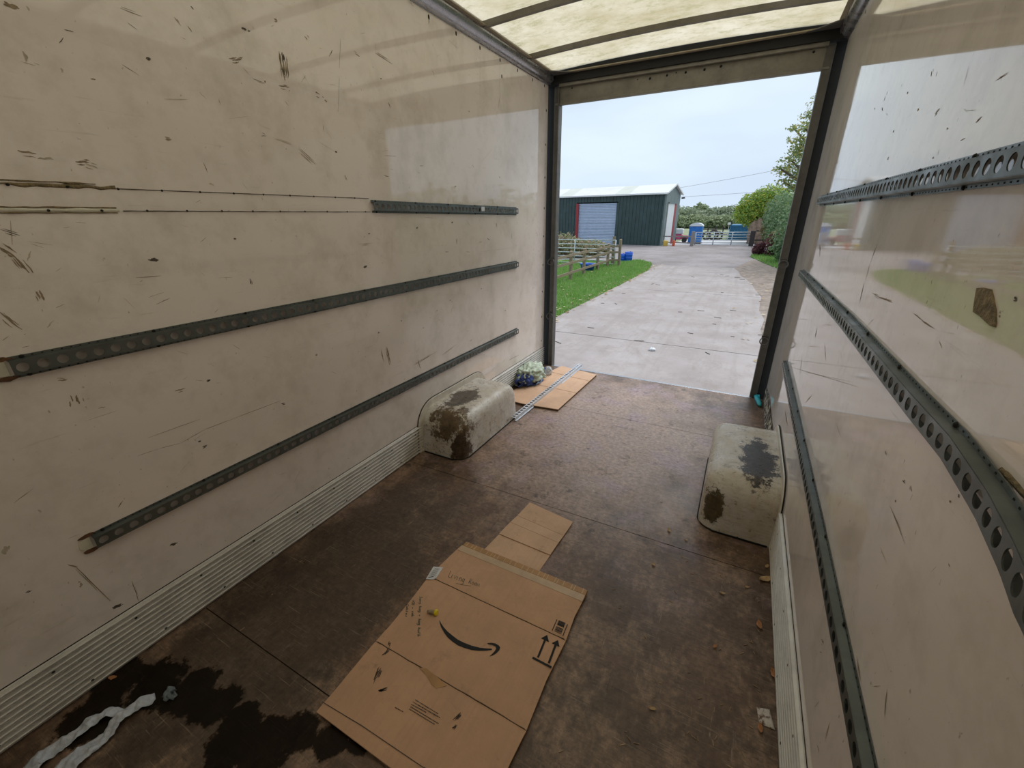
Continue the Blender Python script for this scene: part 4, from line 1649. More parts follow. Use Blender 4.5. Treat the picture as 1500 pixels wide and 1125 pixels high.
# ================================================================== OUTSIDE
M['gravel'] = None
t = NT('gravel_yard')
v = t.coord()
c = t.mix(t.ramp(t.noise(v, .55, 8, .6), [(.35, 0), (.65, 1)]), (.21, .18, .175), (.32, .285, .285))
c = t.mix(t.ramp(t.noise(t.coord((1, .35, 1)), 2.2, 8, .7), [(.52, 0), (.68, .6)]), c, (.20, .165, .15))
c = t.mix(t.ramp(t.noise(v, 30, 4), [(.55, 0), (.7, .5)]), c, (.42, .38, .38))
M['gravel'] = t.bsdf(c, .9, 0, t.bump(t.noise(v, 25, 5), .4, .03))
t = NT('pale_concrete')
v = t.coord()
c = t.mix(t.ramp(t.noise(v, .9, 9, .65), [(.35, 0), (.65, 1)]), (.315, .272, .26), (.405, .36, .35))
c = t.mix(t.ramp(t.noise(t.coord((3.2, .12, 1)), 1.3, 8, .7), [(.50, 0), (.70, .5)]), c, (.27, .23, .21))
c = t.mix(t.ramp(t.noise(t.coord((1, .6, 1)), 2.6, 11, .8, .5), [(.50, 0), (.64, .6)]), c, (.26, .215, .19))
c = t.mix(t.ramp(t.noise(v, 7, 9, .75), [(.60, 0), (.72, .7)]), c, (.22, .18, .16))
M['concrete'] = t.bsdf(c, .85, 0, t.bump(t.noise(v, 18, 6), .25, .01))
M['grassbase'] = plain('turf', (.10, .20, .045), .95, 0, .5, 3, .3)
M['field'] = plain('field', (.24, .27, .15), .95, 0, .3, .15)
M['soil'] = plain('bare_soil', (.26, .18, .13), .95, 0, .4, 4, .4)
M['blades'] = island_leaf('grass_blades', [(.14, .30, .05), (.22, .42, .08), (.18, .37, .06), (.34, .48, .16), (.25, .36, .15)])
M['timber'] = plain('weathered_timber', (.24, .19, .125), .85, 0, .35, 30, .3)
M['timber_grey'] = plain('grey_timber', (.27, .24, .22), .85, 0, .3, 30)
M['timber_dark'] = plain('dark_timber', (.055, .045, .045), .85)
M['galv'] = plain('galvanised_pipe', (.52, .57, .60), .45, .3, .1)
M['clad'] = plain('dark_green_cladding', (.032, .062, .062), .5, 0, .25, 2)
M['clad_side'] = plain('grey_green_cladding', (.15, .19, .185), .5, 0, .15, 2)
M['roofsheet'] = plain('pale_roof_sheet', (.72, .72, .74), .5, 0, .06, 1)
M['rooflight'] = plain('roof_light_sheet', (.62, .63, .57), .5, 0, .06, 1)
M['shutter'] = plain('roller_shutter', (.44, .53, .68), .5, 0, .06, 3)
M['redframe'] = plain('red_steel', (.30, .025, .03), .5)
M['whitetrim'] = plain('white_trim', (.72, .74, .74), .5)
M['looblue'] = plain('blue_plastic', (.015, .16, .52), .45, 0, .15, 3)
M['loowhite'] = plain('white_plastic_roof', (.70, .74, .80), .5)
M['contblue'] = plain('container_blue', (.03, .16, .30), .55, 0, .2, 3)
M['drumblue'] = plain('drum_blue', (.01, .10, .55), .4, 0, .15, 6)

# ground sheets
mb = MB()
mb.add([(-60, YR + .3, G), (60, YR + .3, G), (60, 44, G), (-60, 44, G)], [(0, 1, 2, 3)])
tag(mb.build('yard_ground', M['gravel']), kind='structure')
mb = MB()
mb.add([(-120, 44, G - .01), (120, 44, G - .01), (160, 190, G - .01), (-160, 190, G - .01)], [(0, 1, 2, 3)])
tag(mb.build('field_ground', M['field']), kind='structure')
mb = MB()
mb.prism([gnd(1012, 359.4) + Vector((-2.2, 0, 0)), gnd(1100, 359.4) + Vector((3, .5, 0)), gnd(1092, 352) + Vector((5.0, 0, 0)), gnd(1018, 352.6) + Vector((-1, 0, 0))], (0, 0, .02))
tag(mb.build('far_concrete_apron', plain('far_concrete', (.55, .54, .56), .85, 0, .06, 2)), kind='structure')

# concrete drive, slab by slab
drive = empty('concrete_drive', (0, 0, G))
tag(drive, kind='structure')
jy = [YR + .1, 8.45, 14.95, 22.9]
xe = lambda y: (-3.98 - .0 * y + .012 * (y - 9), .62 - .0035 * (y - 8) if y < 16 else .59 - .14 * (y - 16))
for i in range(3):
    ya, yb = jy[i] + .012, jy[i + 1] - .012
    mb = MB()
    P = []
    nseg = 6
    L1 = [Vector((xe(ya + (yb - ya) * k / nseg)[0], ya + (yb - ya) * k / nseg, G)) for k in range(nseg + 1)]
    R1 = [Vector((xe(ya + (yb - ya) * k / nseg)[1] + (.06 * math.sin(k * 2.3 + i)), ya + (yb - ya) * k / nseg, G)) for k in range(nseg + 1)]
    mb.prism(L1 + R1[::-1], (0, 0, .035))
    o = mb.build('concrete_slab', M['concrete'])
    o.parent = drive
    o.location = -Vector(drive.location)

for y in jy[1:3]:
    mb = MB()
    mb.box(-3.95, .6, y - .014, y + .014, G, G + .031)
    o = mb.build('joint_filler', M['hole'])
    o.parent = drive
    o.location = -Vector(drive.location)
# dirt shoulder right of the drive
mb = MB()
mb.prism([(.45, 7.5, G), (.45, 16, G), (-.4, 23, G), (.6, 29, G), (1.8, 23, G), (2.4, 14, G), (2.2, 7.5, G)], (0, 0, .018))
tag(mb.build('dirt_shoulder', plain('leafy_dirt', (.27, .215, .18), .95, 0, .35, 5, .4)), kind='structure')


def turf(name, outline, zt, mat):
    mb = MB()
    mb.prism([Vector((x, y, G)) for x, y in outline], (0, 0, zt))
    return tag(mb.build(name, mat), kind='structure')


verge_l = [(-4.02, 5.0), (-3.98, 9), (-3.88, 15), (-3.84, 20.5), (-4.2, 23.2), (-5.0, 24.7), (-6.2, 24.6), (-7.0, 23.5), (-13, 23), (-24, 22), (-24, 5)]
turf('grass_verge_ground', verge_l, .045, M['grassbase'])
verge_r = [(.25, 29.8), (.9, 26), (1.5, 23.2), (3.0, 20), (6, 20), (9, 34), (3, 36), (.9, 33)]
turf('grass_bank_ground', verge_r, .05, M['grassbase'])


def inside(x, y, poly):
    c_ = False
    for (a, b) in zip(poly, poly[1:] + poly[:1]):
        if (a[1] > y) != (b[1] > y) and x < (b[0] - a[0]) * (y - a[1]) / (b[1] - a[1]) + a[0]:
            c_ = not c_
    return c_


def blades(name, poly, n, hmin, hmax, label, z0, xr, yr, seed, wd=.012):
    rg_ = random.Random(seed)
    vs_, fs_ = [], []
    k = 0
    while k < n:
        x, y = rg_.uniform(*xr), rg_.uniform(*yr)
        if not inside(x, y, poly):
            continue
        cl = noise.noise(Vector((x * 1.3, y * 1.3, 2)))
        h_ = rg_.uniform(hmin, hmax) * (1 + .5 * cl)
        an = rg_.uniform(0, 6.3)
        ww = wd * rg_.uniform(.6, 1.3)
        dx_, dy_ = math.cos(an) * ww, math.sin(an) * ww
        lx, ly = rg_.uniform(-1, 1) * h_ * .6, rg_.uniform(-1, 1) * h_ * .6
        b_ = len(vs_)
        vs_ += [(x - dx_, y - dy_, z0), (x + dx_, y + dy_, z0), (x + lx, y + ly, z0 + h_)]
        fs_.append((b_, b_ + 1, b_ + 2))
        k += 1
    me_ = bpy.data.meshes.new(name)
    me_.from_pydata(vs_, [], fs_)
    me_.materials.append(M['blades'])
    o = bpy.data.objects.new(name, me_)
    COL.objects.link(o)
    tag(o, label, 'grass', kind='stuff')
    return o


blades('grass', verge_l, 52000, .05, .13, 'short green grass on the verge left of the drive', G + .04, (-9, -3.6), (7.5, 24.8), 1, .014)
blades('grass', verge_r, 14000, .06, .18, 'rough grass at the foot of the hedge right of the drive', G + .045, (.2, 6), (20, 34), 2, .02)

# leaf litter along the verge and twigs on the drive
mb = MB()
rg = random.Random(8)
for i in range(420):
    if i < 260:
        y = rg.uniform(8, 23)
        x = xe(y)[0] + rg.gauss(.0, .12)
    elif i < 340:
        y = rg.uniform(8, 24)
        x = .9 + rg.gauss(0, .5)
    else:
        x, y = rg.uniform(-7, -4), rg.uniform(8, 22)
    s_ = rg.uniform(.03, .075)
    Mx = Matrix.Translation((x, y, G + .055 + (.06 if x < -4.05 else 0))) @ Matrix.Rotation(rg.uniform(0, 6.3), 4, 'Z') @ Matrix.Rotation(rg.gauss(0, .4), 4, 'X')
    mb.add([Mx @ Vector(q) for q in ((-s_, 0, 0), (0, -s_ * .55, .006), (s_, 0, 0), (0, s_ * .55, .006))], [(0, 1, 2, 3)])
o = mb.build('leaf_litter', island_leaf('litter', [(.60, .50, .36), (.45, .30, .14), (.70, .60, .42), (.35, .22, .12)]))
tag(o, 'pale fallen leaves strewn along the edge of the drive', 'leaves', kind='stuff')
mb = MB()
for i in range(26):
    x, y = rg.uniform(-3.7, .6), rg.uniform(7.2, 21)
    if i % 2:
        x = rg.uniform(-.8, .7)
    Mx = Matrix.Translation((x, y, G + .038)) @ Matrix.Rotation(rg.gauss(0, .5), 4, 'Z')
    l_ = rg.uniform(.03, .10)
    mb.box(-l_, l_, -.006, .006, 0, .008, Mx)
o = mb.build('twigs', plain('twig_bark', (.10, .075, .06), .9))
tag(o, 'dark twigs and clods scattered over the concrete drive', 'twigs', kind='stuff')
c_ = gnd(955, 516)
o = crumple('paper_ball', plain('white_paper', (.72, .72, .74), .7), Vector((c_.x, c_.y, G + .06)), (.06, .05, .032), 2.2, .4, 3)
tag(o, 'small white scrap lying near the joint on the concrete drive', 'litter')

# ---- barn
Bc = gnd(967.5, 360)
fd = Vector((-.990, .141, 0)).normalized()
gd = Vector((.141, .990, 0)).normalized()
ze = top_at(Bc, 976, 283.5)
DEP = 3.9
zr = ze + .68
barn = empty('farm_shed', Bc)
tag(barn, 'dark green corrugated shed with a pale roof and a grey roller door', 'shed')


def along(s_, t_=0, z=0.0):
    q = Bc + fd * s_ + gd * t_
    return Vector((q.x, q.y, z))


LEN = 22.0


def s_at(px):
    """distance along the front for a pixel column"""
    d = ray(px, 330)
    # intersect vertical plane
    nrm = gd
    t_ = (Bc - CAM).dot(nrm) / d.dot(nrm)
    return (CAM + d * t_ - Bc).dot(fd)


sd0, sd1 = s_at(901.5), s_at(846.5)
zdoor = top_at(along(sd0), 902, 297)
kids = []


def corr(s0, s1, z0, z1, name, mat, off=0.0, base_pt=along, pitch=.30):
    mb = MB()
    n = max(1, int((s1 - s0) / pitch))
    p_ = (s1 - s0) / n
    prof = []
    for i in range(n):
        a = s0 + i * p_
        prof += [(a, 0), (a + p_ * .55, 0), (a + p_ * .65, -.045), (a + p_ * .90, -.045)]
    prof.append((s1, 0))
    k = len(prof)
    for z in (z0, z1):
        for (s_, d_) in prof:
            q = base_pt(s_, d_ + off, z)
            mb.v.append(tuple(q))
    for i in range(k - 1):
        mb.f.append((i, i + 1, k + i + 1, k + i))
    o = mb.build(name, mat)
    kids.append(o)
    return o


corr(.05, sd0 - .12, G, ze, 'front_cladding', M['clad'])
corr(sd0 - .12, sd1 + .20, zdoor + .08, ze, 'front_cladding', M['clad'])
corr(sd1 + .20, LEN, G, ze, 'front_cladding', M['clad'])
# roller shutter: slats
nsl = 26
for i in range(nsl):
    mb = MB()
    z0 = G + (zdoor - G) * i / nsl
    z1 = G + (zdoor - G) * (i + 1) / nsl
    P = [along(sd0, .10, z0), along(sd1, .10, z0), along(sd1, .07, (z0 + z1) / 2), along(sd0, .07, (z0 + z1) / 2), along(sd1, .10, z1 - .012), along(sd0, .10, z1 - .012)]
    mb.add(P, [(0, 1, 2, 3), (3, 2, 4, 5)])
    kids.append(mb.build('shutter_slat', M['shutter']))


def bar(name, mat, p0, p1, w_, d_, par=kids):
    mb = MB()
    a, b = Vector(p0), Vector(p1)
    ax = (b - a)
    l_ = ax.length
    ax.normalize()
    q = ax.to_track_quat('Z', 'Y').to_matrix().to_4x4()
    mb.box(-w_ / 2, w_ / 2, -d_ / 2, d_ / 2, 0, l_, Matrix.Translation(a) @ q)
    o = mb.build(name, mat)
    par.append(o)
    return o


bar('door_jamb', M['redframe'], along(sd1 + .10, .0, G), along(sd1 + .10, .0, zdoor), .22, .16)
bar('door_jamb', M['clad'], along(sd0 - .06, .02, G), along(sd0 - .06, .02, zdoor), .14, .12)
bar('corner_trim', M['clad_side'], along(0, .02, G), along(0, .02, ze), .14, .14)
# gable end
mb = MB()
gp = lambda t_, z: along(-.0, t_, z)
P = [gp(0, G), gp(DEP, G), gp(DEP, ze), gp(DEP / 2, zr), gp(0, ze)]
mb.add(P, [(0, 1, 2, 3, 4)])
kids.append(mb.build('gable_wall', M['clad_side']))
mb = MB()
P = [along(LEN, 0, G), along(LEN, DEP, G), along(LEN, DEP, ze), along(LEN, DEP / 2, zr), along(LEN, 0, ze)]
mb.add(P, [(0, 1, 2, 3, 4)])
kids.append(mb.build('gable_wall', M['clad_side']))
mb = MB()
mb.add([along(0, DEP, G), along(LEN, DEP, G), along(LEN, DEP, ze), along(0, DEP, ze)], [(0, 1, 2, 3)])
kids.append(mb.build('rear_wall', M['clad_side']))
zg = ze - .72
mb = MB()
for (t0, t1, mt, nm) in ((.75, 2.4, 'whitetrim', 'gable_door'), (2.4, 2.95, 'redframe', 'gable_door_jamb')):
    mb = MB()
    a, b = along(-.04, t0, G), along(-.04, t1, G)
    mb.prism([a, b, Vector((b.x, b.y, zg)), Vector((a.x, a.y, zg))], fd * .03)
    kids.append(mb.build(nm, M[mt]))
bar('gable_door_head', M['clad_side'], along(-.05, .75, zg + .05), along(-.05, 2.95, zg + .05), .10, .10)
# roof slopes with translucent sheets
for (sa, sb_, mt) in ((-.15, 3.0, 'roofsheet'), (3.0, 4.3, 'rooflight'), (4.3, 8.4, 'roofsheet'), (8.4, 9.7, 'rooflight'), (9.7, 14.5, 'roofsheet'), (14.5, 15.8, 'rooflight'), (15.8, LEN + .15, 'roofsheet')):
    mb = MB()
    mb.prism([along(sa, -.20, ze + .02), along(sb_, -.20, ze + .02), along(sb_, DEP / 2, zr + .06), along(sa, DEP / 2, zr + .06)], (0, 0, .05))
    kids.append(mb.build('roof_sheet', M[mt]))
mb = MB()
mb.prism([along(-.15, DEP + .2, ze + .02), along(LEN, DEP + .2, ze + .02), along(LEN, DEP / 2, zr + .06), along(-.15, DEP / 2, zr + .06)], (0, 0, .05))
kids.append(mb.build('rear_roof_slope', M['roofsheet']))
bar('gutter', M['whitetrim'], along(-.15, -.24, ze + .0), along(LEN, -.24, ze + .0), .10, .10)
bar('verge_trim', M['whitetrim'], along(-.17, -.2, ze + .03), along(-.17, DEP / 2, zr + .08), .07, .12)
bar('verge_trim', M['whitetrim'], along(-.17, DEP + .2, ze + .03), along(-.17, DEP / 2, zr + .08), .07, .12)
bar('floodlight', M['timber_dark'], along(-.1, DEP, ze - .25), along(-.38, DEP, ze - .22), .08, .12)
adopt(barn, *kids)


# ---- fences and gates
def pfence(label, name, posts, rails, mat, pw=.11, rw=.09, cat='fence'):
    """posts: (base Vector, height); rails: (p0,p1)"""
    root = empty(name, posts[0][0])
    tag(root, label, cat)
    ks = []
    for (b_, h_) in posts:
        mb = MB()
        mb.box(b_.x - pw / 2, b_.x + pw / 2, b_.y - pw / 2, b_.y + pw / 2, G, G + h_)
        mb.add([(b_.x - pw / 2, b_.y - pw / 2, G + h_), (b_.x + pw / 2, b_.y - pw / 2, G + h_), (b_.x + pw / 2, b_.y + pw / 2, G + h_ + .025), (b_.x - pw / 2, b_.y + pw / 2, G + h_ + .025)], [(0, 1, 2, 3)])
        ks.append(mb.build('post', mat))
    for (a, b) in rails:
        bar('rail', mat, a, b, .04, rw, ks)
    adopt(root, *ks)
    return root


fp = [gnd(794, 430), gnd(837, 412), gnd(858, 405), gnd(877, 397.5), gnd(892, 392)]
xs_f = -5.95
P5 = [Vector((xs_f, q.y, G)) for q in fp]
P0 = Vector((xs_f, P5[0].y - 2.0, G))
Pm = Vector((xs_f, P5[0].y - 4.0, G))
last = gnd(906, 391.5)
posts = [(q, 1.12) for q in [Pm, P0] + P5] + [(last, 1.30)]
rails = []
for hh in (.35, .72, 1.0):
    rails.append((Vector((xs_f + .07, Pm.y, G + hh)), Vector((xs_f + .07, P5[-1].y, G + hh))))
    rails.append((Vector((P5[-1].x + .07, P5[-1].y, G + hh)), Vector((last.x, last.y - .06, G + hh))))
pfence('weathered timber post and rail fence along the grass verge', 'timber_fence', posts, rails, M['timber'])
qp = last + Vector((-.42, .35, 0))
mb = MB()
mb.tube([Vector((qp.x, qp.y, G)), Vector((qp.x, qp.y, G + 1.42))], .075, 10)
o = rebase(mb.build('gate_post', M['timber']), (qp.x, qp.y, G))
tag(o, 'round timber gate post at the end of the pipe gate', 'post')


def pipe_gate(label, A, B, h_, nb, r=.02, ups=(0, .5, 1)):
    root = empty('metal_gate', A)
    tag(root, label, 'gate', 'galvanised pipe gates')
    ks = []
    for i in range(nb):
        z = G + .12 + (h_ - .12) * (i / (nb - 1)) ** 1.12
        mb = MB()
        mb.tube([Vector((A.x, A.y, z)), Vector((B.x, B.y, z))], r, 8)
        ks.append(mb.build('gate_rail', M['galv'], None, True))
    for u_ in ups:
        mb = MB()
        q = A.lerp(B, u_)
        mb.tube([Vector((q.x, q.y, G + .06)), Vector((q.x, q.y, G + h_ + .01))], r * 1.25, 8)
        ks.append(mb.build('gate_upright', M['galv'], None, True))
    adopt(root, *ks)
    return root


ga = Vector((last.x - .30, last.y + .25, G))
gb = ga + Vector((-4.2, -.15, 0))
pipe_gate('near galvanised pipe gate behind the timber fence', ga, gb, 1.25, 7, .022)
pipe_gate('next galvanised pipe gate further left behind the timber fence', gb + Vector((-.15, 0, 0)), gb + Vector((-4.2, -.2, 0)), 1.22, 7, .022)
fa, fb_ = gnd(1017, 360), gnd(1098, 360)
pipe_gate('far galvanised field gate in front of the blue container', fa, fb_, top_at(fa, 1017, 340.5) - G, 6, .03, (0, .33, .66, 1))
c_ = gnd(1013, 360.5)
mb = MB()
mb.box(c_.x - .13, c_.x + .13, c_.y - .1, c_.y + .1, G, top_at(c_, 1014, 339))
o = bevel(rebase(mb.build('gate_post', M['timber_grey']), (c_.x, c_.y, G)), .03)
tag(o, 'pale squared gate post beside the portable toilet', 'post')
c_ = gnd(1099.5, 360.5)
mb = MB()
mb.box(c_.x - .17, c_.x + .17, c_.y - .12, c_.y + .12, G, top_at(c_, 1100, 338))
o = bevel(rebase(mb.build('gate_post', M['timber_dark']), (c_.x, c_.y, G)), .03)
tag(o, 'dark broad gate post at the right end of the far gate', 'post')
A = c_ + Vector((.2, .05, 0))
pfence('dark two-rail fence running right from the far gate into the hedge', 'timber_fence', [(A + Vector((3.0, 1.0, 0)), 1.2), (A + Vector((6, 2.0, 0)), 1.2)],
       [(A + Vector((0, 0, .45)), A + Vector((6, 2, .45))), (A + Vector((0, 0, 1.15)), A + Vector((6, 2, 1.15)))], M['timber_dark'])
A = gnd(1012, 360.5)
Bq = A + Vector((-2.6, .1, 0))
pfence('grey two-rail fence between the shed corner and the pale gate post', 'timber_fence', [(Bq, .85)],
       [(A + Vector((0, 0, .25)), Bq + Vector((0, 0, .25))), (A + Vector((0, 0, .72)), Bq + Vector((0, 0, .72)))], M['timber_grey'], .09, .08)
# rails and posts of a fence across the field behind the gate
A, Bq = gnd(1024, 350.5), gnd(1068, 350.0)
ps = [(A.lerp(Bq, k / 4), 1.25) for k in range(5)]
pfence('low dark rail fence across the field beyond the far gate', 'timber_fence', ps, [(A + Vector((0, 0, .45)), Bq + Vector((0, 0, .45))), (A + Vector((0, 0, .95)), Bq + Vector((0, 0, .95)))], M['timber_dark'], .10, .09)
for i, (px, r_, lb) in enumerate(((1034, .42, 'leftmost dark tyre lying in the field beyond the far gate'), (1044, .5, 'middle dark tyre standing in the field beyond the far gate'), (1051, .42, 'dark tyre nearest the container in the field'))):
    c_ = gnd(px, 351.8)
    mb = MB()
    pp = [(c_.x + r_ * .8 * math.cos(k * math.pi / 8), c_.y, G + r_ + r_ * .8 * math.sin(k * math.pi / 8)) for k in range(16)]
    mb.tube(pp, r_ * .2, 8, closed=True)
    o = rebase(mb.build('old_tyre', M['timber_dark'], None, True), (c_.x, c_.y, G))
    tag(o, lb, 'tyre', 'tyres in the field')

# ---- blue tubs
c_ = gnd(868, 398.5)
c_.x -= .25
mb = MB()
mb.lathe([(.0, .02), (.24, .02), (.26, .0), (.33, .34), (.36, .36), (.345, .37), (.31, .35), (.25, .05), (0, .05)], 20, Matrix.Translation(c_))
o = rebase(mb.build('feed_tub', M['drumblue'], None, True), c_)
tag(o, 'round blue feed tub behind the timber fence', 'tub')
for (px, w_, h_, lb) in ((910.5, .17, .40, 'smaller blue drum at the end of the timber fence'), (920, .21, .50, 'larger blue drum standing by the edge of the verge')):
    c_ = gnd(px, 383.5)
    root = empty('blue_drum', c_)
    tag(root, lb, 'drum', 'blue drums')
    mb = MB()
    mb.lathe([(0, 0), (w_ * .95, 0), (w_, .03), (w_, h_ * .32), (w_ * 1.05, h_ * .35), (w_, h_ * .38), (w_, h_ * .64), (w_ * 1.05, h_ * .67), (w_, h_ * .7), (w_, h_ - .02), (w_ * .93, h_), (w_ * .9, h_ - .02), (0, h_ - .02)], 18, Matrix.Translation(c_ + Vector((0, 0, .03))))
    o1 = mb.build('barrel', M['drumblue'], None, True)
    mb = MB()
    mb.tube([c_ + Vector((w_ * .4, 0, h_)), c_ + Vector((w_ * .4, 0, h_ + .05))], .035, 8)
    o2 = mb.build('bung', M['drumblue'], None)
    adopt(root, o1, o2)

# ---- portable toilet
c_ = gnd(1017, 356.6)
Hh = top_at(c_, 1017, 331.5) - G
Wd = .52
root = empty('portable_toilet', c_)
tag(root, 'blue portable toilet with a white domed roof behind the gate', 'toilet')
ks = []
mb = MB()
mb.box(c_.x - Wd, c_.x + Wd, c_.y - Wd, c_.y + Wd, G + .1, G + Hh)
ks.append(bevel(mb.build('cabin', M['looblue']), .04))
mb = MB()
mb.box(c_.x - Wd - .03, c_.x + Wd + .03, c_.y - Wd - .03, c_.y + Wd + .03, G, G + .12)
ks.append(mb.build('base_skid', M['timber_dark']))
mb = MB()
mb.box(c_.x - Wd * .72, c_.x + Wd * .72, c_.y - Wd - .03, c_.y - Wd + .01, G + .16, G + Hh * .93)
ks.append(bevel(mb.build('door', M['looblue']), .01))
mb = MB()
mb.box(c_.x + Wd * .5, c_.x + Wd * .6, c_.y - Wd - .05, c_.y - Wd - .02, G + Hh * .5, G + Hh * .56)
ks.append(mb.build('door_latch', M['whitetrim']))
mb = MB()
n = 10
prof = [(c_.x + (Wd + .03) * math.cos(math.pi * k / n), G + Hh + .02 + .26 * math.sin(math.pi * k / n)) for k in range(n + 1)]
mb.extrude_y(prof, c_.y - Wd - .03, c_.y + Wd + .03, True, True)
ks.append(mb.build('domed_roof', M['loowhite']))
adopt(root, *ks)
ks[3].parent = ks[2]
ks[3].location = (0, 0, 0)

# ---- shipping container
c_ = gnd(1081, 352.2)
Hc = top_at(c_, 1081, 329.5)
a_, b_ = gnd(1067.5, 352), gnd(1095, 352)
cw = (b_ - a_).length / 2
root = empty('shipping_container', c_)
tag(root, 'blue corrugated shipping container beyond the far gate', 'container')
ks = []
mb = MB()
n = 14
prof = []
for i in range(n):
    p_ = 2 * cw / n
    x = c_.x - cw + i * p_
    prof += [(x, 0), (x + p_ * .4, 0), (x + p_ * .5, .06), (x + p_ * .9, .06)]
prof.append((c_.x + cw, 0))
k = len(prof)
for z in (G + .12, Hc - .08):
    mb.v += [(x, c_.y + d_, z) for x, d_ in prof]
mb.f += [(i, i + 1, k + i + 1, k + i) for i in range(k - 1)]
mb.box(c_.x - cw, c_.x + cw, c_.y + .08, c_.y + 5.5, G + .12, Hc - .02)
ks.append(mb.build('corrugated_body', M['contblue']))
for (x0_, x1_, z0_, z1_, nm) in ((-cw - .05, -cw + .06, G, Hc, 'corner_post'), (cw - .06, cw + .05, G, Hc, 'corner_post'), (-cw, cw, Hc - .12, Hc, 'top_rail'), (-cw, cw, G + .02, G + .14, 'bottom_rail')):
    mb = MB()
    mb.box(c_.x + x0_, c_.x + x1_, c_.y - .05, c_.y + .07, z0_, z1_)
    ks.append(mb.build(nm, M['contblue']))
mb = MB()
mb.box(c_.x - cw - .30, c_.x - cw - .05, c_.y + .2, c_.y + .5, Hc + .0, Hc + .22)
mb.box(c_.x - cw - .20, c_.x - cw - .15, c_.y + .3, c_.y + .4, G, Hc)
ks.append(mb.build('lamp_on_pole', M['whitetrim']))
adopt(root, *ks)

# ---- small machine by the gable: pink body, white hood, dark wheels
c_ = gnd(995, 355.0)
root = empty('garden_tractor', c_)
tag(root, 'small pink and white machine on dark wheels beside the shed', 'machine')
ks = []
mb = MB()
mb.box(c_.x - .85, c_.x + .15, c_.y - .4, c_.y + .4, G + .25, G + .72)
ks.append(bevel(mb.build('body', plain('pink_paint', (.62, .10, .22), .4)), .08))
mb = MB()
mb.box(c_.x - .75, c_.x + .25, c_.y - .35, c_.y + .35, G + .72, G + 1.20)
ks.append(bevel(mb.build('cab', M['whitetrim']), .10))
mb = MB()
mb.box(c_.x + .15, c_.x + .75, c_.y - .35, c_.y + .35, G + .30, G + .62)
ks.append(bevel(mb.build('nose', plain('red_paint', (.45, .08, .12), .4)), .06))
for dx_ in (-.5, .45):
    mb = MB()
    mb.tube([(c_.x + dx_, c_.y - .48, G + .22), (c_.x + dx_, c_.y - .28, G + .22)], .22, 14)
    ks.append(mb.build('wheel', M['timber_dark']))
adopt(root, *ks)
for (px, w_, h_, mt, lb, nm, ct) in ((974.5, .18, .42, plain('yellow_tub', (.62, .42, .08), .5), 'yellow bucket standing at the shed corner', 'bucket', 'bucket'), (986.2, .11, .46, plain('orange_can', (.62, .09, .03), .5), 'orange gas bottle standing at the shed gable', 'gas_bottle', 'bottle')):
    c_ = gnd(px, 360.3)
    mb = MB()
    mb.lathe([(0, 0), (w_ * .9, 0), (w_, .04), (w_ * (1.08 if nm == 'bucket' else 1), h_ * .8), (w_ * (1.1 if nm == 'bucket' else .55), h_ * .93), (w_ * (.95 if nm == 'bucket' else .4), h_), (0, h_ * .97)], 14, Matrix.Translation(c_))
    o = rebase(mb.build(nm, mt, None, True), c_)
    tag(o, lb, ct)

# ---- overhead wires
for (pa, pb, lb) in (((960, 283), (1240, 262), 'lower overhead wire crossing above the far trees'), ((940, 277), (1240, 221), 'upper overhead wire crossing above the far trees')):
    A, B = on_y(pa[0], pa[1], 46), on_y(pb[0], pb[1], 40)
    A = A + (A - B) * .6
    B = B + (B - A) * .25
    mb = MB()
    pts = []
    for k in range(13):
        q = A.lerp(B, k / 12)
        q.z -= .5 * (1 - (2 * k / 12 - 1) ** 2)
        pts.append(q)
    mb.tube(pts, .011, 5)
    o = rebase(mb.build('overhead_wire', M['timber_grey']), A)
    tag(o, lb, 'wire')


# ---- trees and bushes
def leaf_cloud(name, mat, blobs, n, size, seed, shell=.55):
    """leaf cards spread through ellipsoid clumps; blobs: (centre, radii)"""
    rg_ = random.Random(seed)
    vol = [b[1][0] * b[1][1] * b[1][2] for b in blobs]
    tot = sum(x ** .67 for x in vol)
    vs_, fs_ = [], []
    for (ce, ra), vv in zip(blobs, vol):
        m_ = int(n * vv ** .67 / tot)
        for i in range(m_):
            d = Vector((rg_.gauss(0, 1), rg_.gauss(0, 1), rg_.gauss(0, 1))).normalized()
            r_ = shell + (1 - shell) * rg_.random() ** .6
            r_ *= 1 + .28 * noise.noise(d * 2.6 + Vector((seed, ce[0], ce[2])))
            p_ = Vector(ce) + Vector((d.x * ra[0], d.y * ra[1], d.z * ra[2])) * r_
            s_ = size * rg_.uniform(.6, 1.4)
            e1 = Vector((rg_.gauss(0, 1), rg_.gauss(0, 1), rg_.gauss(0, .6))).normalized()
            e2 = e1.cross(d + Vector((rg_.gauss(0, .5), rg_.gauss(0, .5), rg_.gauss(0, .5)))).normalized()
            b_ = len(vs_)
            vs_ += [p_ - e1 * s_, p_ - e2 * s_ * .5, p_ + e1 * s_, p_ + e2 * s_ * .5]
            fs_.append((b_, b_ + 1, b_ + 2, b_ + 3))
    me_ = bpy.data.meshes.new(name)
    me_.from_pydata([tuple(q) for q in vs_], [], fs_)
    me_.materials.append(mat)
    o = bpy.data.objects.new(name, me_)
    COL.objects.link(o)
    return o


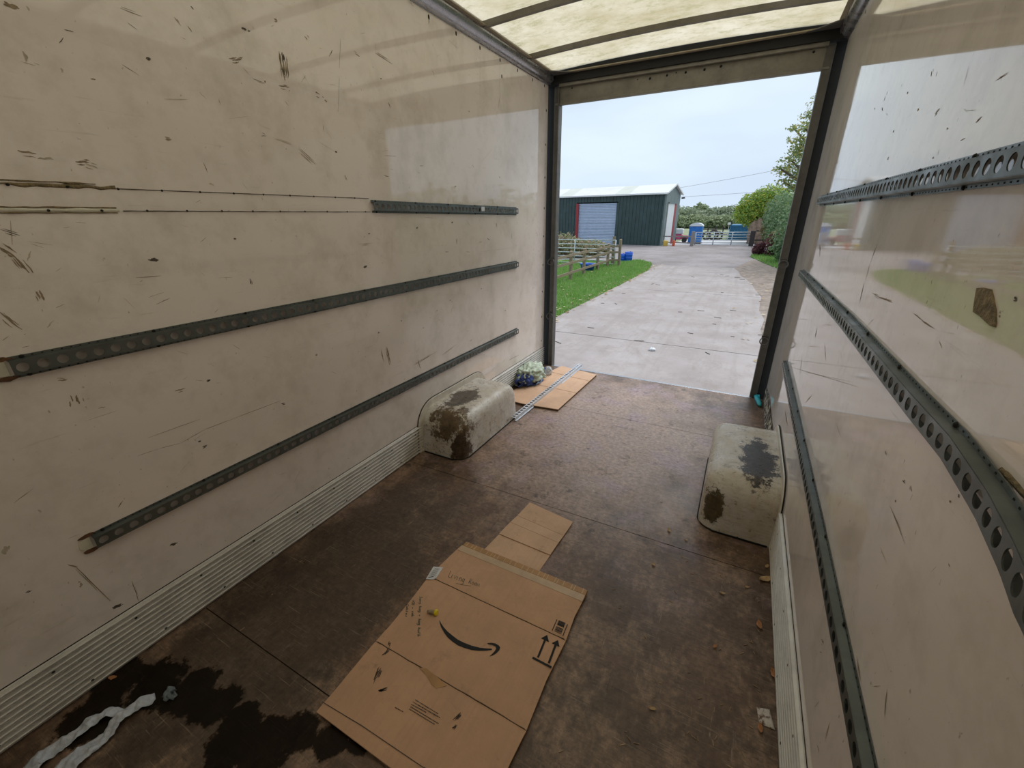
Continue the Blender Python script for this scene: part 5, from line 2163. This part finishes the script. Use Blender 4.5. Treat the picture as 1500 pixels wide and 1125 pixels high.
LF = {
    'far': island_leaf('hazed_far_foliage', [(.25, .31, .17), (.31, .37, .20), (.37, .42, .25), (.28, .33, .20)]),  # leaf colours lightened to paint in distance haze, here and in the next
    'far2': island_leaf('hazed_far_foliage_blue', [(.27, .33, .22), (.33, .39, .26), (.40, .44, .30), (.29, .35, .23)]),
    'yellow': island_leaf('yellowing_foliage', [(.22, .38, .06), (.34, .48, .08), (.60, .54, .07), (.20, .35, .07), (.30, .44, .07), (.16, .30, .06)]),
    'ash': island_leaf('ash_foliage', [(.20, .28, .10), (.28, .36, .12), (.52, .42, .09), (.25, .33, .13), (.17, .24, .10)]),
    'hedge': island_leaf('hedge_foliage', [(.09, .18, .07), (.14, .25, .10), (.22, .32, .15), (.32, .40, .24), (.11, .20, .08)]),
    'brown': island_leaf('dying_foliage', [(.24, .19, .10), (.32, .26, .13), (.20, .22, .09), (.38, .30, .16)]),
    'purple': island_leaf('purple_foliage', [(.12, .035, .05), (.18, .06, .07), (.09, .03, .045), (.22, .09, .08)]),
    'bloom': island_leaf('flowering_bush', [(.16, .24, .07), (.24, .30, .10), (.45, .32, .24), (.50, .40, .28), (.12, .19, .06), (.36, .26, .18)]),
}
M['bark'] = plain('bark', (.11, .085, .065), .9, 0, .3, 12, .5)


def tree(name, label, cat, base, blobs, mat, n, size, seed, trunk_r=.15, group=None, shell=.55):
    root = empty(name, base)
    tag(root, label, cat, group)
    fo_ = leaf_cloud('foliage', mat, blobs, n, size, seed, shell)
    mb = MB()
    topz = max(b[0][2] for b in blobs)
    mb.tube([base - Vector((0, 0, .1)), base.lerp(Vector((base.x, base.y, topz)), .5) + Vector((.1, 0, 0)), Vector((base.x, base.y, topz))], [trunk_r, trunk_r * .7, trunk_r * .3], 7)
    for (ce, ra) in blobs:
        st = Vector((base.x, base.y, base.z + (ce[2] - base.z) * .55))
        mb.tube([st, st.lerp(Vector(ce), .5) + Vector((0, 0, .1)), Vector(ce)], [trunk_r * .5, trunk_r * .35, trunk_r * .15], 6)
    tk = mb.build('trunk', M['bark'], None, True)
    adopt(root, fo_, tk)
    return root


# far tree line
rg = random.Random(21)
labels_far = ['far tree just right of the shed gable', 'tall pointed poplar-like tree in the far tree line', 'broad far tree behind the portable toilet', 'far tree right of the portable toilet',
              'rounded far tree in the middle of the tree line', 'pale far tree left of the container', 'far tree directly behind the container', 'far tree at the right end of the tree line behind the yellow tree']
specs = [(1001, 303, 5.5), (1026, 298, 2.6), (1015, 308, 5.0), (1038, 306, 5.0), (1052, 304, 4.8), (1064, 307, 4.6), (1078, 301, 4.6), (1094, 303, 5)]
for i, (px, py, w_) in enumerate(specs):
    Y = (97, 118)[i % 2] + rg.uniform(-3, 3)
    tp = on_y(px, py, Y)
    b_ = Vector((tp.x, Y, G))
    H_ = tp.z - G
    bl = []
    for k in range(7):
        bl.append(((tp.x + rg.uniform(-1, 1) * w_ * .55, Y + rg.uniform(-2, 2), G + H_ * rg.uniform(.28, .72)), (w_ * .5, w_ * .5, H_ * .26)))
    bl.append(((tp.x, Y, G + H_ * .83), (w_ * (.28 if i == 1 else .45), w_ * .4, H_ * .2)))
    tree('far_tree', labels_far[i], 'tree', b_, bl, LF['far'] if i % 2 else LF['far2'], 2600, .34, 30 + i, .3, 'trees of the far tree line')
# low scrub in front of the far trees joins them up
for i in range(7):
    px = 990 + i * 18
    tp = on_y(px, 324, 88)
    b_ = Vector((tp.x, 88, G))
    bl = [((tp.x + U(-1, 1), 88 + U(-1, 1), G + 1.0), (1.9, 1.5, 1.3)), ((tp.x + U(-1, 1) * 1.5, 88, G + .8), (1.5, 1.2, 1.0))]
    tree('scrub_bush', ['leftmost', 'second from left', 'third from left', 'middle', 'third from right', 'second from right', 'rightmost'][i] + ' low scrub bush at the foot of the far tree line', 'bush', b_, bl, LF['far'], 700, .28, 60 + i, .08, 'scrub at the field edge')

# yellow-green tree behind the container end
Y = 44.0
def P_(px, py, Y_):
    q = on_y(px, py, Y_)
    return (q.x, q.y, q.z)


b0 = on_y(1112, 350, Y)
bl = [(P_(1128, 290, Y), (1.5, 1.3, 1.0)), (P_(1112, 300, Y), (1.7, 1.5, 1.2)), (P_(1104, 312, Y), (1.7, 1.5, 1.1)), (P_(1135, 302, Y), (1.9, 1.6, 1.4)), (P_(1120, 315, Y), (2.0, 1.6, 1.2)), (P_(1098, 316, Y), (1.1, 1.1, .8))]
tree('yellowing_tree', 'bright yellow-green tree rising behind the hedge', 'tree', Vector((b0.x, Y, G)), bl, LF['yellow'], 15000, .095, 91, .2)
# soil bank behind it
c_ = on_y(1110, 336, 43)
o = crumple('soil_heap', M['soil'], Vector((c_.x, 43.0, G + .75)), (.72, .8, 1.25), 4.0, .25, 4, 1.5)
tag(o, 'bare brown soil heap beside the container', 'soil heap')

# hedge bushes right of the drive
hb = [(1146, 308, 37, (1.1, 1.2, 1.2), 'hedge', 'tall dark green hedge bush below the overhanging tree'), (1153, 330, 33, (.95, 1.0, 1.0), 'hedge', 'dense hedge bush low beside the right door post'),
      (1133, 325, 40, (.75, .8, 1.1), 'brown', 'browning hedge bush between the soil heap and the green hedge'), (1143, 348, 30.5, (.6, .7, .5), 'brown', 'brown straggly bush above the purple shrub'), (1155, 356, 26.5, (.55, .7, .55), 'hedge', 'nearest green hedge bush at the right of the drive'),
      (1185, 330, 27, (1.5, 1.6, 1.6), 'hedge', 'hedge bush mostly hidden behind the right door post'), (1168, 300, 34, (1.5, 1.5, 1.5), 'hedge', 'upper hedge bush partly behind the right door post')]
for i, (px, py, Y, ra, mt, lb) in enumerate(hb):
    q = on_y(px, py, Y)
    bl = [((q.x, Y, q.z), ra), ((q.x + ra[0] * .3, Y + .4, (q.z + G) / 2), (ra[0] * 1.05, ra[1], max(.6, (q.z - G) * .5))), ((q.x - ra[0] * .35, Y - .2, q.z - ra[2] * .5), (ra[0] * .7, ra[1] * .8, ra[2] * .7))]
    tree('hedge_bush', lb, 'bush', Vector((q.x, Y, G)), bl, LF[mt], 4200, .085, 110 + i, .08, 'hedge on the right of the drive')
for i in range(5):
    x, Y = 4.4 + .5 * (i % 2) + i * .25, 24.0 - i * 3.6
    bl = [((x, Y, G + 1.5), (1.7, 2.0, 1.6)), ((x + .4, Y - 1, G + 1.9), (1.5, 1.6, 1.5)), ((x, Y + .8, G + .8), (1.6, 1.5, 1.0))]
    tree('hedge_bush', ['farthest', 'second farthest', 'middle', 'second nearest', 'nearest'][i] + ' of the row of hedge bushes hidden by the right wall', 'bush', Vector((x, Y, G)), bl, LF['hedge'], 3200, .11, 130 + i, .08, 'hedge row beside the van')
# purple shrubs
for i, (px, py, Y, r_, lb) in enumerate(((1135, 356, 30, .75, 'larger dark purple shrub at the end of the hedge'), (1110, 364, 30.5, .42, 'smaller purple shrub on the grass bank'))):
    q = on_y(px, py, Y)
    bl = [((q.x, Y, G + r_ * .9), (r_ * .75, r_ * .75, r_ * .95)), ((q.x + r_ * .5, Y, G + r_ * 1.1), (r_ * .5, r_ * .6, r_ * .9))]
    tree('purple_shrub', lb, 'shrub', Vector((q.x, Y, G)), bl, LF['purple'], 1300, .075, 140 + i, .04, 'purple shrubs', .2)

# overhanging tree at the right: trunk out of sight, branches reach into the opening
Y = 25.0
bx = on_y(1222, 330, Y)
bl = []
for (px, py, s_) in [(1150, 250, .62), (1160, 236, .62), (1172, 226, .7), (1148, 266, .42), (1165, 262, .6), (1178, 250, .8), (1170, 205, .55), (1180, 188, .50), (1163, 188, .35), (1183, 168, .35), (1178, 215, .6), (1143, 247, .35), (1160, 275, .42), (1178, 276, .5),
                     (1195, 220, 1.1), (1200, 180, 1.0), (1205, 250, 1.3), (1215, 205, 1.3), (1235, 180, 1.5), (1240, 240, 1.6), (1225, 150, 1.2)]:
    bl.append((P_(px, py, Y + U(-1, 1)), (s_ * .95, s_ * .95, s_ * .5)))
tree('overhanging_tree', 'tall tree with drooping yellow-green leaves overhanging from the right', 'tree', Vector((bx.x, Y, G)), bl, LF['ash'], 8500, .062, 150, .22, None, .05)

# flowering bushes behind the gate and shed side scrub
for i, (px, py, Y, ra, lb) in enumerate(((838, 368, 26.0, (1.5, .9, .62), 'flowering bush with pinkish tops before the roller door'), (866, 368, 26.5, (1.0, .8, .55), 'low flowering bush at the right end of the bed'), (818, 366, 25.5, (1.1, .9, .75), 'flowering bush half hidden by the left door post'),
                                          (790, 366, 25, (1.6, 1.0, .8), 'flowering bush hidden beyond the left door post'))):
    q = on_y(px, py, Y)
    bl = [((q.x, Y, G + ra[2] * .95), ra), ((q.x + ra[0] * .6, Y, G + ra[2] * .75), (ra[0] * .6, ra[1], ra[2] * .75)), ((q.x - ra[0] * .6, Y, G + ra[2] * .8), (ra[0] * .6, ra[1], ra[2] * .8))]
    tree('flowering_bush', lb, 'bush', Vector((q.x, Y, G)), bl, LF['bloom'], 3600, .075, 170 + i, .04, 'flowering bushes behind the pipe gates', .35)
for i, (px, lb) in enumerate(((819, 'dry branching seed stalk left of the red door jamb'), (838, 'dry branching seed stalk in front of the red door jamb'))):
    q = on_y(px, 345, 24.5)
    mb = MB()
    b_ = Vector((q.x, 24.5, G))
    mb.tube([b_, Vector((q.x, 24.5, q.z))], .022, 6)
    for k in range(7):
        an = k * .9
        st = Vector((q.x, 24.5, q.z - .35 + .04 * k))
        mb.tube([st, st + Vector((math.cos(an) * .16, math.sin(an) * .16, .26)), st + Vector((math.cos(an) * .24, math.sin(an) * .24, .32))], [.012, .010, .016], 5)
    o = rebase(mb.build('seed_stalk', plain('dry_stalk', (.34, .28, .20), .9), None, True), b_)
    tag(o, lb, 'plant', 'dry seed stalks')
